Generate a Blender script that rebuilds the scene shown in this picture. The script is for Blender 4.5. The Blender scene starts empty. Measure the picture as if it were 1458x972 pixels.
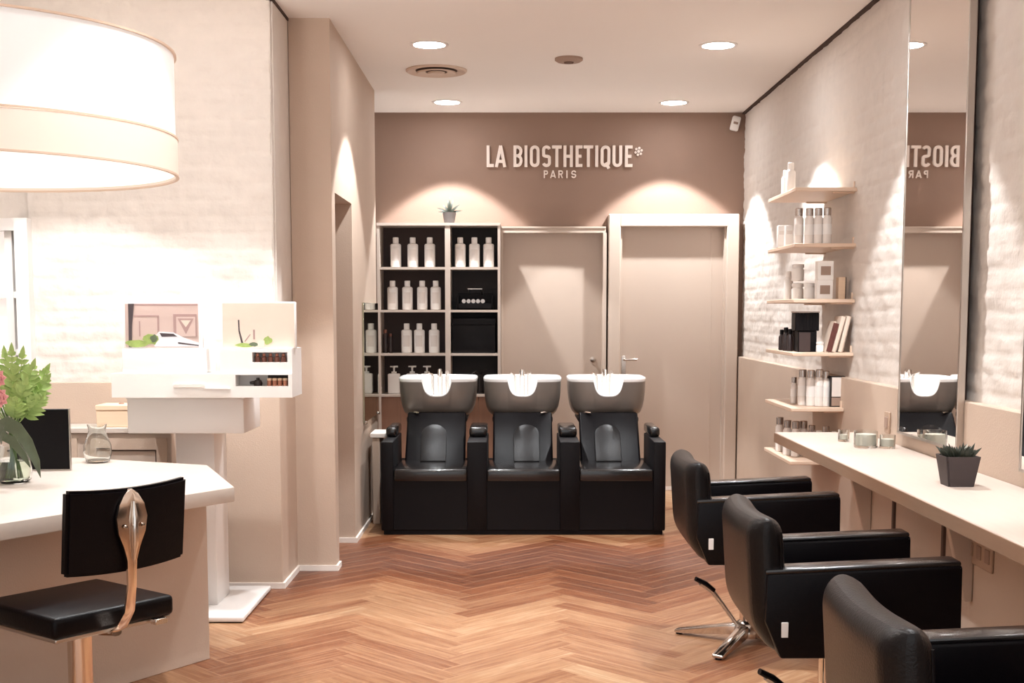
import bpy, bmesh, math, random
from mathutils import Vector, Matrix, noise
random.seed(7)
PI = math.pi
scene = bpy.context.scene
COL = scene.collection

# ------------------------------------------------------------------ helpers
def lin(c):
    out = []
    for v in c:
        v = v / 255.0
        out.append(v / 12.92 if v <= 0.04045 else ((v + 0.055) / 1.055) ** 2.4)
    return tuple(out) + (1.0,)

def new_mat(name):
    m = bpy.data.materials.new(name)
    m.use_nodes = True
    nt = m.node_tree
    return m, nt, nt.nodes['Principled BSDF']

def mat(name, rgb, rough=0.5, metal=0.0, spec=0.5, coat=0.0, var=0.0, vscale=8.0, bump=0.0, bscale=60.0, trans=0.0, ior=1.45, emit=None, estr=0.0, stretch=(1, 1, 1), alpha=1.0, sub=0.0):
    m, nt, b = new_mat(name)
    b.inputs['Base Color'].default_value = lin(rgb)
    b.inputs['Roughness'].default_value = rough
    b.inputs['Metallic'].default_value = metal
    b.inputs['Specular IOR Level'].default_value = spec
    b.inputs['Coat Weight'].default_value = coat
    b.inputs['Transmission Weight'].default_value = trans
    b.inputs['IOR'].default_value = ior
    b.inputs['Alpha'].default_value = alpha
    if emit:
        b.inputs['Emission Color'].default_value = lin(emit)
        b.inputs['Emission Strength'].default_value = estr
    if var or bump:
        tc = nt.nodes.new('ShaderNodeTexCoord')
        mp = nt.nodes.new('ShaderNodeMapping')
        mp.inputs['Scale'].default_value = stretch
        nt.links.new(tc.outputs['Object'], mp.inputs['Vector'])
    if var:
        n = nt.nodes.new('ShaderNodeTexNoise')
        n.inputs['Scale'].default_value = vscale
        n.inputs['Detail'].default_value = 6
        nt.links.new(mp.outputs['Vector'], n.inputs['Vector'])
        mx = nt.nodes.new('ShaderNodeMix'); mx.data_type = 'RGBA'
        c = lin(rgb)
        mx.inputs[6].default_value = tuple(v * (1 - var) for v in c[:3]) + (1,)
        mx.inputs[7].default_value = tuple(min(1, v * (1 + var)) for v in c[:3]) + (1,)
        nt.links.new(n.outputs['Fac'], mx.inputs[0])
        nt.links.new(mx.outputs[2], b.inputs['Base Color'])
    if bump:
        n2 = nt.nodes.new('ShaderNodeTexNoise')
        n2.inputs['Scale'].default_value = bscale
        n2.inputs['Detail'].default_value = 4
        nt.links.new(mp.outputs['Vector'], n2.inputs['Vector'])
        bp = nt.nodes.new('ShaderNodeBump')
        bp.inputs['Strength'].default_value = bump
        bp.inputs['Distance'].default_value = 0.01
        nt.links.new(n2.outputs['Fac'], bp.inputs['Height'])
        nt.links.new(bp.outputs['Normal'], b.inputs['Normal'])
    return m

class MB:
    def __init__(self):
        self.bm = bmesh.new(); self.mi = 0; self.xf = Matrix.Identity(4)
    def _merge(self, t):
        for f in t.faces: f.material_index = self.mi
        t.transform(self.xf)
        me = bpy.data.meshes.new('t'); t.to_mesh(me); t.free()
        self.bm.from_mesh(me); bpy.data.meshes.remove(me)
        return self
    def box(self, x0, x1, y0, y1, z0, z1, bev=0.0, seg=2):
        t = bmesh.new(); bmesh.ops.create_cube(t, size=1)
        for v in t.verts:
            v.co = Vector(((x0 + x1) / 2 + v.co.x * (x1 - x0), (y0 + y1) / 2 + v.co.y * (y1 - y0), (z0 + z1) / 2 + v.co.z * (z1 - z0)))
        if bev: bmesh.ops.bevel(t, geom=t.edges[:], offset=bev, segments=seg, profile=0.5, affect='EDGES')
        return self._merge(t)
    def prism(self, poly, axis, a, b, bev=0.0, seg=2):
        t = bmesh.new()
        def P(u, v, w):
            return Vector({'x': (w, u, v), 'y': (u, w, v), 'z': (u, v, w)}[axis])
        lo = [t.verts.new(P(u, v, a)) for u, v in poly]; hi = [t.verts.new(P(u, v, b)) for u, v in poly]
        n = len(poly)
        t.faces.new(lo); t.faces.new(hi[::-1])
        for i in range(n):
            j = (i + 1) % n
            t.faces.new((lo[i], hi[i], hi[j], lo[j]))
        bmesh.ops.recalc_face_normals(t, faces=t.faces[:])
        if bev: bmesh.ops.bevel(t, geom=t.edges[:], offset=bev, segments=seg, profile=0.5, affect='EDGES')
        return self._merge(t)
    def lathe(self, prof, c=(0, 0, 0), seg=24, sx=1, sy=1):
        t = bmesh.new(); rings = []
        for r, z in prof:
            if r <= 1e-6: rings.append([t.verts.new((c[0], c[1], c[2] + z))])
            else: rings.append([t.verts.new((c[0] + r * sx * math.cos(2 * PI * k / seg), c[1] + r * sy * math.sin(2 * PI * k / seg), c[2] + z)) for k in range(seg)])
        for A, B in zip(rings, rings[1:]):
            for k in range(seg):
                l = (k + 1) % seg
                if len(A) == 1 and len(B) == 1: continue
                if len(A) == 1: t.faces.new((A[0], B[l], B[k]))
                elif len(B) == 1: t.faces.new((A[k], A[l], B[0]))
                else: t.faces.new((A[k], A[l], B[l], B[k]))
        bmesh.ops.recalc_face_normals(t, faces=t.faces[:])
        return self._merge(t)
    def tube(self, pts, r, seg=8, flat=1.0):
        t = bmesh.new(); P = [Vector(p) for p in pts]; n = len(P)
        R = r if isinstance(r, (list, tuple)) else [r] * n
        T = [(P[min(i + 1, n - 1)] - P[max(i - 1, 0)]).normalized() for i in range(n)]
        ref = Vector((0, 0, 1)) if abs(T[0].z) < 0.9 else Vector((1, 0, 0))
        N = T[0].cross(ref).normalized(); rings = []
        for i in range(n):
            N = (N - T[i] * N.dot(T[i])).normalized(); B = T[i].cross(N)
            rings.append([t.verts.new(P[i] + (N * math.cos(2 * PI * k / seg) + B * math.sin(2 * PI * k / seg) * flat) * R[i]) for k in range(seg)])
        for A, B in zip(rings, rings[1:]):
            for k in range(seg):
                l = (k + 1) % seg
                t.faces.new((A[k], A[l], B[l], B[k]))
        t.faces.new(rings[0][::-1]); t.faces.new(rings[-1])
        bmesh.ops.recalc_face_normals(t, faces=t.faces[:])
        return self._merge(t)
    def ball(self, c, r, sub=2, sc=(1, 1, 1), jit=0.0):
        t = bmesh.new(); bmesh.ops.create_icosphere(t, subdivisions=sub, radius=1)
        for v in t.verts:
            k = 1 + jit * (random.random() - .5)
            v.co = Vector((c[0] + v.co.x * r * sc[0] * k, c[1] + v.co.y * r * sc[1] * k, c[2] + v.co.z * r * sc[2] * k))
        return self._merge(t)
    def grid(self, fn, nu, nv, closed=False):
        t = bmesh.new()
        V = [[t.verts.new(fn(i / nu, j / nv)) for j in range(nv + 1)] for i in range(nu + (0 if closed else 1))]
        for i in range(nu):
            A = V[i]; B = V[(i + 1) % len(V)]
            for j in range(nv): t.faces.new((A[j], B[j], B[j + 1], A[j + 1]))
        return self._merge(t)
    def leaf(self, base, tip, width, up=(0, 0, 1), sag=0.0, n=8, fold=0.15, thick=0.0012):
        """a leaf blade from base to tip with a folded midrib and real thickness"""
        b = Vector(base); e = Vector(tip); d = e - b; L = d.length; dn = d.normalized()
        side = dn.cross(Vector(up))
        if side.length < 1e-3: side = dn.cross(Vector((1, 0, 0)))
        side.normalize(); nn = side.cross(dn).normalized()
        t = bmesh.new(); rows = []
        for i in range(n + 1):
            s = i / n
            c = b + d * s + nn * (sag * L * 4 * s * (1 - s))
            w = width * 0.5 * math.sin(PI * min(1, (s * 0.94 + 0.06)) ** 0.8) + 0.0004
            row = []
            for k, o in ((-1, fold), (0, 0), (1, fold)):
                row.append(c + side * (w * k) + nn * (o * w))
            rows.append(row)
        top = [[t.verts.new(p + nn * thick) for p in r] for r in rows]
        bot = [[t.verts.new(p) for p in r] for r in rows]
        for A, B in zip(top, top[1:]):
            for k in range(2): t.faces.new((A[k], A[k + 1], B[k + 1], B[k]))
        for A, B in zip(bot, bot[1:]):
            for k in range(2): t.faces.new((A[k + 1], A[k], B[k], B[k + 1]))
        for i in range(n):
            t.faces.new((top[i][0], top[i + 1][0], bot[i + 1][0], bot[i][0]))
            t.faces.new((top[i + 1][2], top[i][2], bot[i][2], bot[i + 1][2]))
        bmesh.ops.recalc_face_normals(t, faces=t.faces[:])
        return self._merge(t)
    def ribbon(self, pts, t, closed, y0, y1):
        """a flat stroke of width t through 2-D points (x, z), from y0 to y1"""
        P = [Vector(p) for p in pts]; n = len(P); L = []; R = []
        for i in range(n):
            a = P[(i - 1) % n] if (closed or i > 0) else None
            b = P[(i + 1) % n] if (closed or i < n - 1) else None
            d1 = (P[i] - a).normalized() if a is not None else (b - P[i]).normalized()
            d2 = (b - P[i]).normalized() if b is not None else d1
            n1 = Vector((-d1.y, d1.x)); n2 = Vector((-d2.y, d2.x))
            m = (n1 + n2)
            m = m / max(0.35, (1 + n1.dot(n2))) if m.length > 1e-4 else n1
            L.append(P[i] + m * t / 2); R.append(P[i] - m * t / 2)
        b = bmesh.new()
        def V(p, y): return b.verts.new((p.x, y, p.y))
        lf = [V(p, y0) for p in L]; rf = [V(p, y0) for p in R]; lb = [V(p, y1) for p in L]; rb = [V(p, y1) for p in R]
        for i in range(n if closed else n - 1):
            j = (i + 1) % n
            b.faces.new((lf[i], lf[j], rf[j], rf[i])); b.faces.new((lb[j], lb[i], rb[i], rb[j]))
            b.faces.new((lf[j], lf[i], lb[i], lb[j])); b.faces.new((rf[i], rf[j], rb[j], rb[i]))
        if not closed:
            b.faces.new((lf[0], rf[0], rb[0], lb[0])); b.faces.new((lf[-1], lb[-1], rb[-1], rf[-1]))
        bmesh.ops.recalc_face_normals(b, faces=b.faces[:])
        return self._merge(b)

def obj(name, mb, mats, parent=None, smooth=True, loc=None, subsurf=0, label=None):
    me = bpy.data.meshes.new(name); mb.bm.to_mesh(me); mb.bm.free()
    for m in (mats if isinstance(mats, (list, tuple)) else [mats]): me.materials.append(m)
    if smooth and len(me.polygons):
        me.polygons.foreach_set('use_smooth', [True] * len(me.polygons))
        me.set_sharp_from_angle(angle=math.radians(38))
    me.update()
    o = bpy.data.objects.new(name, me); COL.objects.link(o)
    if parent is not None: o.parent = parent
    if loc is not None: o.location = loc
    if subsurf:
        s = o.modifiers.new('s', 'SUBSURF'); s.levels = subsurf; s.render_levels = subsurf
    if label: o['label'] = label
    return o

def tag(o, label, cat, group=None, kind=None):
    o['label'] = label; o['category'] = cat
    if group: o['group'] = group
    if kind: o['kind'] = kind
    return o

def thing(name, label, cat, loc=(0, 0, 0), rotz=0.0, group=None):
    o = bpy.data.objects.new(name, None); COL.objects.link(o)
    o.empty_display_size = 0.1
    o.location = loc; o.rotation_euler = (0, 0, rotz)
    return tag(o, label, cat, group)

def struct(name, mb, mats, parent=None, smooth=False):
    o = obj(name, mb, mats, parent, smooth)
    if parent is None: o['kind'] = 'structure'
    return o

def dup(root, loc, label, rotz=None, scale=None):
    kids = [c for c in root.children]
    r = root.copy(); COL.objects.link(r); r.location = loc; r['label'] = label
    if rotz is not None: r.rotation_euler = (0, 0, rotz)
    if scale is not None: r.scale = (scale, scale, scale)
    for ch in kids:
        c = ch.copy(); COL.objects.link(c); c.parent = r
        for g in ch.children:
            d = g.copy(); COL.objects.link(d); d.parent = c
    return r

# ------------------------------------------------------------------ materials
CEIL = 2.928
M = {}
M['taupe'] = mat('taupe_paint', (192, 171, 154), 0.75, var=0.05, vscale=5, bump=0.12, bscale=140)
M['backpaint'] = mat('back_wall_paint', (145, 119, 104), 0.8, var=0.06, vscale=4, bump=0.1, bscale=160)
M['door'] = mat('door_lacquer', (192, 174, 160), 0.5, var=0.03, vscale=3)
M['doorframe'] = mat('door_frame_lacquer', (198, 181, 167), 0.45)
M['ceil'] = mat('ceiling_paint', (240, 236, 232), 0.9, var=0.015, vscale=2)
M['brick'] = mat('white_painted_brick', (218, 209, 201), 0.7, var=0.06, vscale=14, bump=0.22, bscale=55)
M['white'] = mat('white_lacquer', (232, 228, 225), 0.35)
M['whiteplastic'] = mat('white_plastic', (242, 238, 234), 0.4, var=0.02, vscale=30)
M['basewhite'] = mat('baseboard_white', (235, 226, 218), 0.5)
M['leather'] = mat('black_leather', (12, 9, 12), 0.33, spec=0.16, bump=0.12, bscale=220)
M['leathershine'] = mat('glossy_black_leather', (20, 17, 18), 0.24, spec=0.7, coat=0.35, bump=0.06, bscale=160)
M['blackpanel'] = mat('black_laminate', (14, 11, 14), 0.45, spec=0.2)
M['leathergrey'] = mat('greyish_black_leather', (17, 14, 15), 0.34, spec=0.32, bump=0.15, bscale=200)
M['chrome'] = mat('chrome', (215, 208, 202), 0.14, metal=1.0)
M['steel'] = mat('brushed_steel', (190, 182, 175), 0.32, metal=1.0)
M['warmsteel'] = mat('polished_warm_steel', (226, 210, 196), 0.16, metal=1.0)
M['countertop'] = mat('whitewashed_oak', (206, 190, 178), 0.42, var=0.06, vscale=6, stretch=(14, 1, 14))
M['counteredge'] = mat('pale_oak_edge', (148, 119, 98), 0.5, var=0.1, vscale=8, stretch=(12, 1, 12))
M['desktop'] = mat('cream_desktop', (196, 184, 174), 0.4, var=0.04, vscale=5, stretch=(1, 8, 1))
M['shelfwood'] = mat('pale_shelf_board', (226, 200, 178), 0.45, var=0.05, vscale=6)
M['darkback'] = mat('dark_brown_board', (66, 52, 50), 0.6, var=0.1, vscale=10)
M['blackback'] = mat('black_board', (34, 30, 32), 0.6)
M['shelfframe'] = mat('beige_shelf_frame', (205, 190, 178), 0.45)
M['brownwood'] = mat('brown_veneer', (150, 112, 92), 0.5, var=0.2, vscale=5, stretch=(10, 10, 0.8))
M['bowlgrey'] = mat('graphite_enamel', (120, 111, 104), 0.3, spec=0.6, metal=0.35, coat=0.3)
M['bowlwhite'] = mat('white_ceramic', (242, 240, 238), 0.15, spec=0.6)
M['darkglass'] = mat('dark_smoked_trim', (40, 35, 36), 0.2)
M['pot'] = mat('dark_clay_pot', (66, 56, 56), 0.6, var=0.1, vscale=20)
M['potgrey'] = mat('grey_pot', (98, 92, 90), 0.6)
M['soil'] = mat('soil', (50, 40, 34), 0.9, bump=0.5, bscale=120)
M['succ'] = mat('dark_succulent', (58, 62, 52), 0.5, var=0.3, vscale=30)
M['succlight'] = mat('pale_succulent_tip', (190, 190, 178), 0.5)
M['leafdark'] = mat('dark_leaf', (88, 98, 76), 0.35, var=0.35, vscale=25, stretch=(1, 1, 1))
M['leaflight'] = mat('light_green_leaf', (158, 184, 108), 0.5, var=0.3, vscale=12)
M['stem'] = mat('green_stem', (92, 116, 66), 0.5)
M['pink'] = mat('pink_petal', (226, 158, 156), 0.55, var=0.15, vscale=30)
M['glass'] = mat('clear_glass', (246, 248, 246), 0.02, trans=1.0, ior=1.45)
M['water'] = mat('water', (226, 236, 220), 0.0, trans=1.0, ior=1.33)
M['copper'] = mat('copper_tin', (176, 116, 92), 0.35, metal=0.4)
M['brownitem'] = mat('brown_bottle', (118, 74, 60), 0.35)
M['darkitem'] = mat('dark_bottle', (46, 34, 34), 0.35)
M['kraft'] = mat('pale_wood_box', (224, 196, 168), 0.6, var=0.1, vscale=8, stretch=(1, 1, 8))
M['greyglass'] = mat('frosted_pale_bottle', (230, 222, 216), 0.25, var=0.05, vscale=20)
M['silver'] = mat('silver_cap', (186, 176, 170), 0.25, metal=0.9)
M['greenglass'] = mat('pale_green_candle', (232, 230, 218), 0.3)
M['socket'] = mat('taupe_plastic', (176, 150, 130), 0.5)
M['signwhite'] = mat('cream_acrylic', (240, 226, 216), 0.35)
M['photo_red'] = mat('print_dark_red', (98, 56, 50), 0.4, var=0.5, vscale=40)
M['paper'] = mat('magazine_paper', (228, 210, 194), 0.5)
M['paperdark'] = mat('magazine_cover_taupe', (178, 156, 140), 0.4)
M['joint'] = mat('panel_joint', (92, 74, 66), 0.7)
M['gap'] = mat('shadow_gap', (70, 54, 48), 0.9)
M['ventgrey'] = mat('vent_beige', (205, 184, 168), 0.6)
M['ventdark'] = mat('vent_throat', (110, 86, 74), 0.8)
M['detector'] = mat('detector_taupe', (158, 134, 120), 0.6)
M['pic_bg'] = mat('print_taupe', (206, 190, 176), 0.4, var=0.06, vscale=8)
M['pic_door'] = mat('print_pinkish_door', (190, 168, 160), 0.4, var=0.05, vscale=14)
M['pic_door2'] = mat('print_door_moulding', (158, 130, 126), 0.4)
M['pic_dark'] = mat('print_dark', (70, 60, 62), 0.4)
M['pic_green'] = mat('print_green', (140, 158, 88), 0.4, var=0.4, vscale=60)
M['pic_car'] = mat('print_pale_grey', (206, 206, 210), 0.35, var=0.15, vscale=30)

# mirror
m, nt, b = new_mat('mirror_silver'); b.inputs['Base Color'].default_value = (0.86, 0.82, 0.79, 1); b.inputs['Metallic'].default_value = 1; b.inputs['Roughness'].default_value = 0.01
M['mirror'] = m
m, nt, b = new_mat('green_tinted_mirror'); b.inputs['Base Color'].default_value = (0.56, 0.60, 0.50, 1); b.inputs['Metallic'].default_value = 1; b.inputs['Roughness'].default_value = 0.03
M['tintmirror'] = m
# lamps
def emit_mat(name, rgb, s):
    m, nt, b = new_mat(name)
    b.inputs['Base Color'].default_value = lin(rgb); b.inputs['Emission Color'].default_value = lin(rgb); b.inputs['Emission Strength'].default_value = s
    b.inputs['Roughness'].default_value = 0.6
    return m
M['lampdisc'] = emit_mat('downlight_diffuser', (248, 252, 255), 40.0)
M['shade'] = emit_mat('lit_fabric_shade', (236, 233, 231), 0.22)
M['shadeband'] = emit_mat('lit_beige_band', (232, 214, 200), 0.16)
M['shadediff'] = emit_mat('lit_acrylic_diffuser', (244, 243, 240), 0.5)
M['windowpane'] = emit_mat('daylit_frosted_pane', (240, 230, 226), 0.35)
M['windowdark'] = mat('dim_pane', (170, 160, 156), 0.25)

# herringbone floor material
m, nt, b = new_mat('herringbone_oak')
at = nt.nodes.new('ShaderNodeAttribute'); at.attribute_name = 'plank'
uv = nt.nodes.new('ShaderNodeUVMap'); uv.uv_map = 'UVMap'
mp = nt.nodes.new('ShaderNodeMapping'); mp.inputs['Scale'].default_value = (0.9, 1.7, 1)
nt.links.new(uv.outputs['UV'], mp.inputs['Vector'])
nz = nt.nodes.new('ShaderNodeTexNoise'); nz.inputs['Scale'].default_value = 3.0; nz.inputs['Detail'].default_value = 7; nz.inputs['Roughness'].default_value = 0.7
nt.links.new(mp.outputs['Vector'], nz.inputs['Vector'])
ad = nt.nodes.new('ShaderNodeMath'); ad.operation = 'MULTIPLY_ADD'; ad.inputs[1].default_value = 0.74
mm = nt.nodes.new('ShaderNodeMath'); mm.operation = 'MULTIPLY'; mm.inputs[1].default_value = 0.95
nt.links.new(nz.outputs['Fac'], mm.inputs[0])
ms = nt.nodes.new('ShaderNodeMath'); ms.operation = 'SUBTRACT'; ms.inputs[1].default_value = 0.32
nt.links.new(mm.outputs[0], ms.inputs[0])
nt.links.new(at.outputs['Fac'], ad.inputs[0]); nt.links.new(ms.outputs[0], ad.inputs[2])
rp = nt.nodes.new('ShaderNodeValToRGB')
els = rp.color_ramp.elements
els[0].position = 0.05; els[0].color = lin((80, 42, 26)); els[1].position = 0.95; els[1].color = lin((192, 165, 133))
e = els.new(0.35); e.color = lin((120, 70, 42)); e = els.new(0.65); e.color = lin((160, 119, 86))
nt.links.new(ad.outputs[0], rp.inputs['Fac'])
# seam lines between planks, from the plank's own UV
sx = nt.nodes.new('ShaderNodeSeparateXYZ'); nt.links.new(uv.outputs['UV'], sx.inputs['Vector'])
mod = nt.nodes.new('ShaderNodeMath'); mod.operation = 'FRACT'; nt.links.new(sx.outputs['Y'], mod.inputs[0])
pp = nt.nodes.new('ShaderNodeMath'); pp.operation = 'PINGPONG'; pp.inputs[1].default_value = 0.5; nt.links.new(mod.outputs[0], pp.inputs[0])
lt = nt.nodes.new('ShaderNodeMath'); lt.operation = 'LESS_THAN'; lt.inputs[1].default_value = 0.045; nt.links.new(pp.outputs[0], lt.inputs[0])
mx = nt.nodes.new('ShaderNodeMix'); mx.data_type = 'RGBA'; mx.inputs[7].default_value = lin((188, 148, 116))
ml = nt.nodes.new('ShaderNodeMath'); ml.operation = 'MULTIPLY'; ml.inputs[1].default_value = 0.28; nt.links.new(lt.outputs[0], ml.inputs[0])
nt.links.new(ml.outputs[0], mx.inputs[0]); nt.links.new(rp.outputs['Color'], mx.inputs[6])
nt.links.new(mx.outputs[2], b.inputs['Base Color'])
b.inputs['Roughness'].default_value = 0.38; b.inputs['Specular IOR Level'].default_value = 0.45
bp = nt.nodes.new('ShaderNodeBump'); bp.inputs['Strength'].default_value = 0.12; bp.inputs['Distance'].default_value = 0.004
nt.links.new(nz.outputs['Fac'], bp.inputs['Height']); nt.links.new(bp.outputs['Normal'], b.inputs['Normal'])
M['floor'] = m

# ------------------------------------------------------------------ setting
FX0, FX1, FY0, FY1 = -4.0, 1.80, -1.5, 9.92
def make_floor():
    n = 6; L = 0.655; w = L / n
    bm = bmesh.new(); uvl = bm.loops.layers.uv.new('UVMap'); cl = bm.loops.layers.float_color.new('plank')
    def W(u, v): return Vector((-0.20 + (u - v) * w / math.sqrt(2), (u + v) * w / math.sqrt(2), 0.0))
    def plank(u0, u1, v0, v1, long_u):
        c = W((u0 + u1) / 2, (v0 + v1) / 2)
        if not (FX0 - .6 < c.x < FX1 + .6 and FY0 - .6 < c.y < FY1 + .6): return
        vs = [bm.verts.new(W(*q)) for q in ((u0, v0), (u1, v0), (u1, v1), (u0, v1))]
        f = bm.faces.new(vs)
        # boards are darker in bands across the aisle; neighbours vary a little
        dark_band = math.exp(-((c.y - 6.95) / .62) ** 2) + .55 * math.exp(-((c.y - 5.1) / .35) ** 2) * (.5 + .5 * noise.noise(Vector((c.x * .9, 0, 2))))
        rnd = .60 + .34 * (random.random() - .5) + .22 * noise.noise(Vector((c.x * .7, c.y * .9, 8.0))) - .78 * dark_band
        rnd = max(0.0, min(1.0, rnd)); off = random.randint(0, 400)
        uvs = [(0, 0), (L, 0), (L, 1), (0, 1)] if long_u else [(0, 0), (0, 1), (L, 1), (L, 0)]
        for lp, q in zip(f.loops, uvs):
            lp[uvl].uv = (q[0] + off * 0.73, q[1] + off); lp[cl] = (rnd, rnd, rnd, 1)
    K = 170
    for v in range(-K, K):
        for k in range(-40, 40):
            u = v + 2 * n * k
            c = W(u + n / 2, v + .5)
            if FX0 - .8 < c.x < FX1 + .8 and FY0 - .8 < c.y < FY1 + .8: plank(u, u + n, v, v + 1, True)
    for u in range(-K, K):
        for k in range(-40, 40):
            v = u + 1 + 2 * n * k
            c = W(u + .5, v + n / 2)
            if FX0 - .8 < c.x < FX1 + .8 and FY0 - .8 < c.y < FY1 + .8: plank(u, u + 1, v, v + n, False)
    for co, no in (((FX0, 0, 0), (-1, 0, 0)), ((FX1, 0, 0), (1, 0, 0)), ((0, FY0, 0), (0, -1, 0)), ((0, FY1, 0), (0, 1, 0))):
        bmesh.ops.bisect_plane(bm, geom=bm.verts[:] + bm.edges[:] + bm.faces[:], plane_co=co, plane_no=no, clear_outer=True)
    mb = MB(); mb.bm.free(); mb.bm = bm
    t = bmesh.new(); bmesh.ops.create_cube(t, size=1)
    for vv in t.verts: vv.co = Vector(((FX0 + FX1) / 2 + vv.co.x * (FX1 - FX0), (FY0 + FY1) / 2 + vv.co.y * (FY1 - FY0), -0.051 + vv.co.z * 0.1))
    mb._merge(t)
    return struct('floor', mb, M['floor'])
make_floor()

mb = MB(); mb.box(-4.1, 1.95, -1.5, 10.05, CEIL, CEIL + 0.1); struct('ceiling', mb, M['ceil'])

def relief(a, h):
    """depth of painted brickwork at length a and height h along a wall"""
    ch, bl = 0.078, 0.25
    wob = 0.012 * noise.noise(Vector((a * 2.1, h * 2.1, 3.1)))
    row = math.floor((h + wob) / ch); fh = (h + wob) / ch - row
    fa = (a + (row % 2) * bl / 2 + 0.02 * noise.noise(Vector((row * 3.7, a * 1.3, 0)))) / bl; fa -= math.floor(fa)
    eh = min(fh, 1 - fh) * ch; ea = min(fa, 1 - fa) * bl
    k = min(1, eh / 0.016) * min(1, ea / 0.016)
    k = k * k * (3 - 2 * k)
    return 0.004 * k + 0.006 * noise.noise(Vector((a * 9, h * 11, 1.7))) + 0.004 * noise.noise(Vector((a * 24, h * 28, 5.2)))

# right wall of painted brick with a taupe dado
mb = MB(); mb.box(1.815, 1.95, -1.5, 10.05, 0, CEIL)
Y0, Y1, Z0, Z1 = 2.4, 9.92, 1.03, CEIL
mb.grid(lambda u, v: Vector((1.80 - relief(Y0 + u * (Y1 - Y0), Z0 + v * (Z1 - Z0)), Y0 + u * (Y1 - Y0), Z0 + v * (Z1 - Z0))), 330, 150)
struct('wall_right', mb, M['brick'], smooth=True)
mb = MB(); mb.box(1.755, 1.815, -1.5, 9.92, 0, 1.055, 0.004, 1); struct('trim_1', mb, M['taupe'])
mb = MB(); mb.box(1.775, 1.815, -1.5, 9.92, CEIL - 0.014, CEIL); struct('trim_2', mb, M['gap'])  # dark strip painted for the shaded gap under the ceiling

# back wall
mb = MB(); mb.box(-4.1, 1.815, 9.92, 10.05, 0, CEIL); struct('wall_back', mb, M['backpaint'])
mb = MB(); mb.box(-1.6, 1.755, 9.90, 9.92, 0, 0.03); struct('baseboard_back', mb, M['basewhite'])

# corridor wall: pillar, lintel over the doorway, wall piece behind it
mb = MB()
mb.box(-1.17, -0.955, 6.78, 6.90, 0, CEIL)
mb.box(-1.26, -0.955, 6.90, 7.62, 2.04, CEIL)
mb.box(-1.26, -0.955, 7.62, 8.95, 0, CEIL)
mb.box(-4.1, -1.17, 6.79, 6.90, 0, CEIL)
struct('wall_corridor', mb, M['taupe'])
mb = MB()
mb.box(-1.165, -0.943, 6.768, 6.78, 0, 0.03); mb.box(-0.955, -0.943, 6.78, 6.90, 0, 0.03)
mb.box(-1.24, -0.943, 7.608, 7.62, 0, 0.03); mb.box(-0.955, -0.943, 7.62, 8.962, 0, 0.03)
struct('baseboard_corridor', mb, M['basewhite'])

# front left wall: brick above, dado below, window at its far end
mb = MB()
mb.box(-2.40, -1.175, 6.36, 6.79, 0, CEIL); mb.box(-4.1, -2.40, 6.36, 6.79, 1.86, CEIL); mb.box(-4.1, -2.40, 6.36, 6.79, 0, 0.9)
X0, X1 = -4.0, -1.19
def front(u, v):
    x = -2.40 + u * (1.2165); z = 1.03 + v * (CEIL - 1.03)
    return Vector((x, 6.345 - relief(x, z), z))
mb.grid(front, 80, 150)
def side(u, v):
    y = 6.338 + u * 0.444; z = 1.03 + v * (CEIL - 1.03)
    return Vector((-1.192 + relief(y, z), y, z))
mb.grid(side, 20, 150)
struct('wall_left', mb, M['brick'], smooth=True)
mb = MB(); mb.box(-2.40, -1.165, 6.335, 6.785, 0, 1.05, 0.004, 1); struct('trim_3', mb, M['taupe'])
mb = MB(); mb.box(-2.40, -1.153, 6.323, 6.335, 0, 0.03); mb.box(-1.165, -1.153, 6.335, 6.768, 0, 0.03); struct('baseboard_left', mb, M['basewhite'])
mb = MB(); mb.box(-1.20, -1.168, 6.33, 6.78, CEIL - 0.014, CEIL); struct('trim_4', mb, M['gap'])  # dark colour stands for the shade line where pillar meets ceiling
mb = MB(); mb.box(-4.1, -4.0, -1.5, 6.36, 0, CEIL); struct('wall_outer', mb, M['brick'])

# window with white muntins
mb = MB()
mb.box(-4.0, -2.40, 6.30, 6.44, 1.80, 1.86); mb.box(-4.0, -2.40, 6.30, 6.44, 0.9, 0.96); mb.box(-2.45, -2.385, 6.28, 6.44, 0.9, 1.86)
for x in (-2.50, -3.05, -3.6): mb.box(x - 0.018, x + 0.018, 6.33, 6.42, 0.96, 1.80)
for z in (1.20, 1.485): mb.box(-4.0, -2.45, 6.335, 6.415, z - 0.016, z + 0.016)
w1 = struct('window_1', mb, M['white'])
mb = MB(); mb.box(-4.0, -2.495, 6.40, 6.41, 0.96, 1.80); struct('window_pane', mb, M['windowpane'], w1)
mb = MB(); mb.box(-2.485, -2.45, 6.40, 6.41, 0.96, 1.80); struct('window_side_pane', mb, M['windowdark'], w1)

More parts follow.
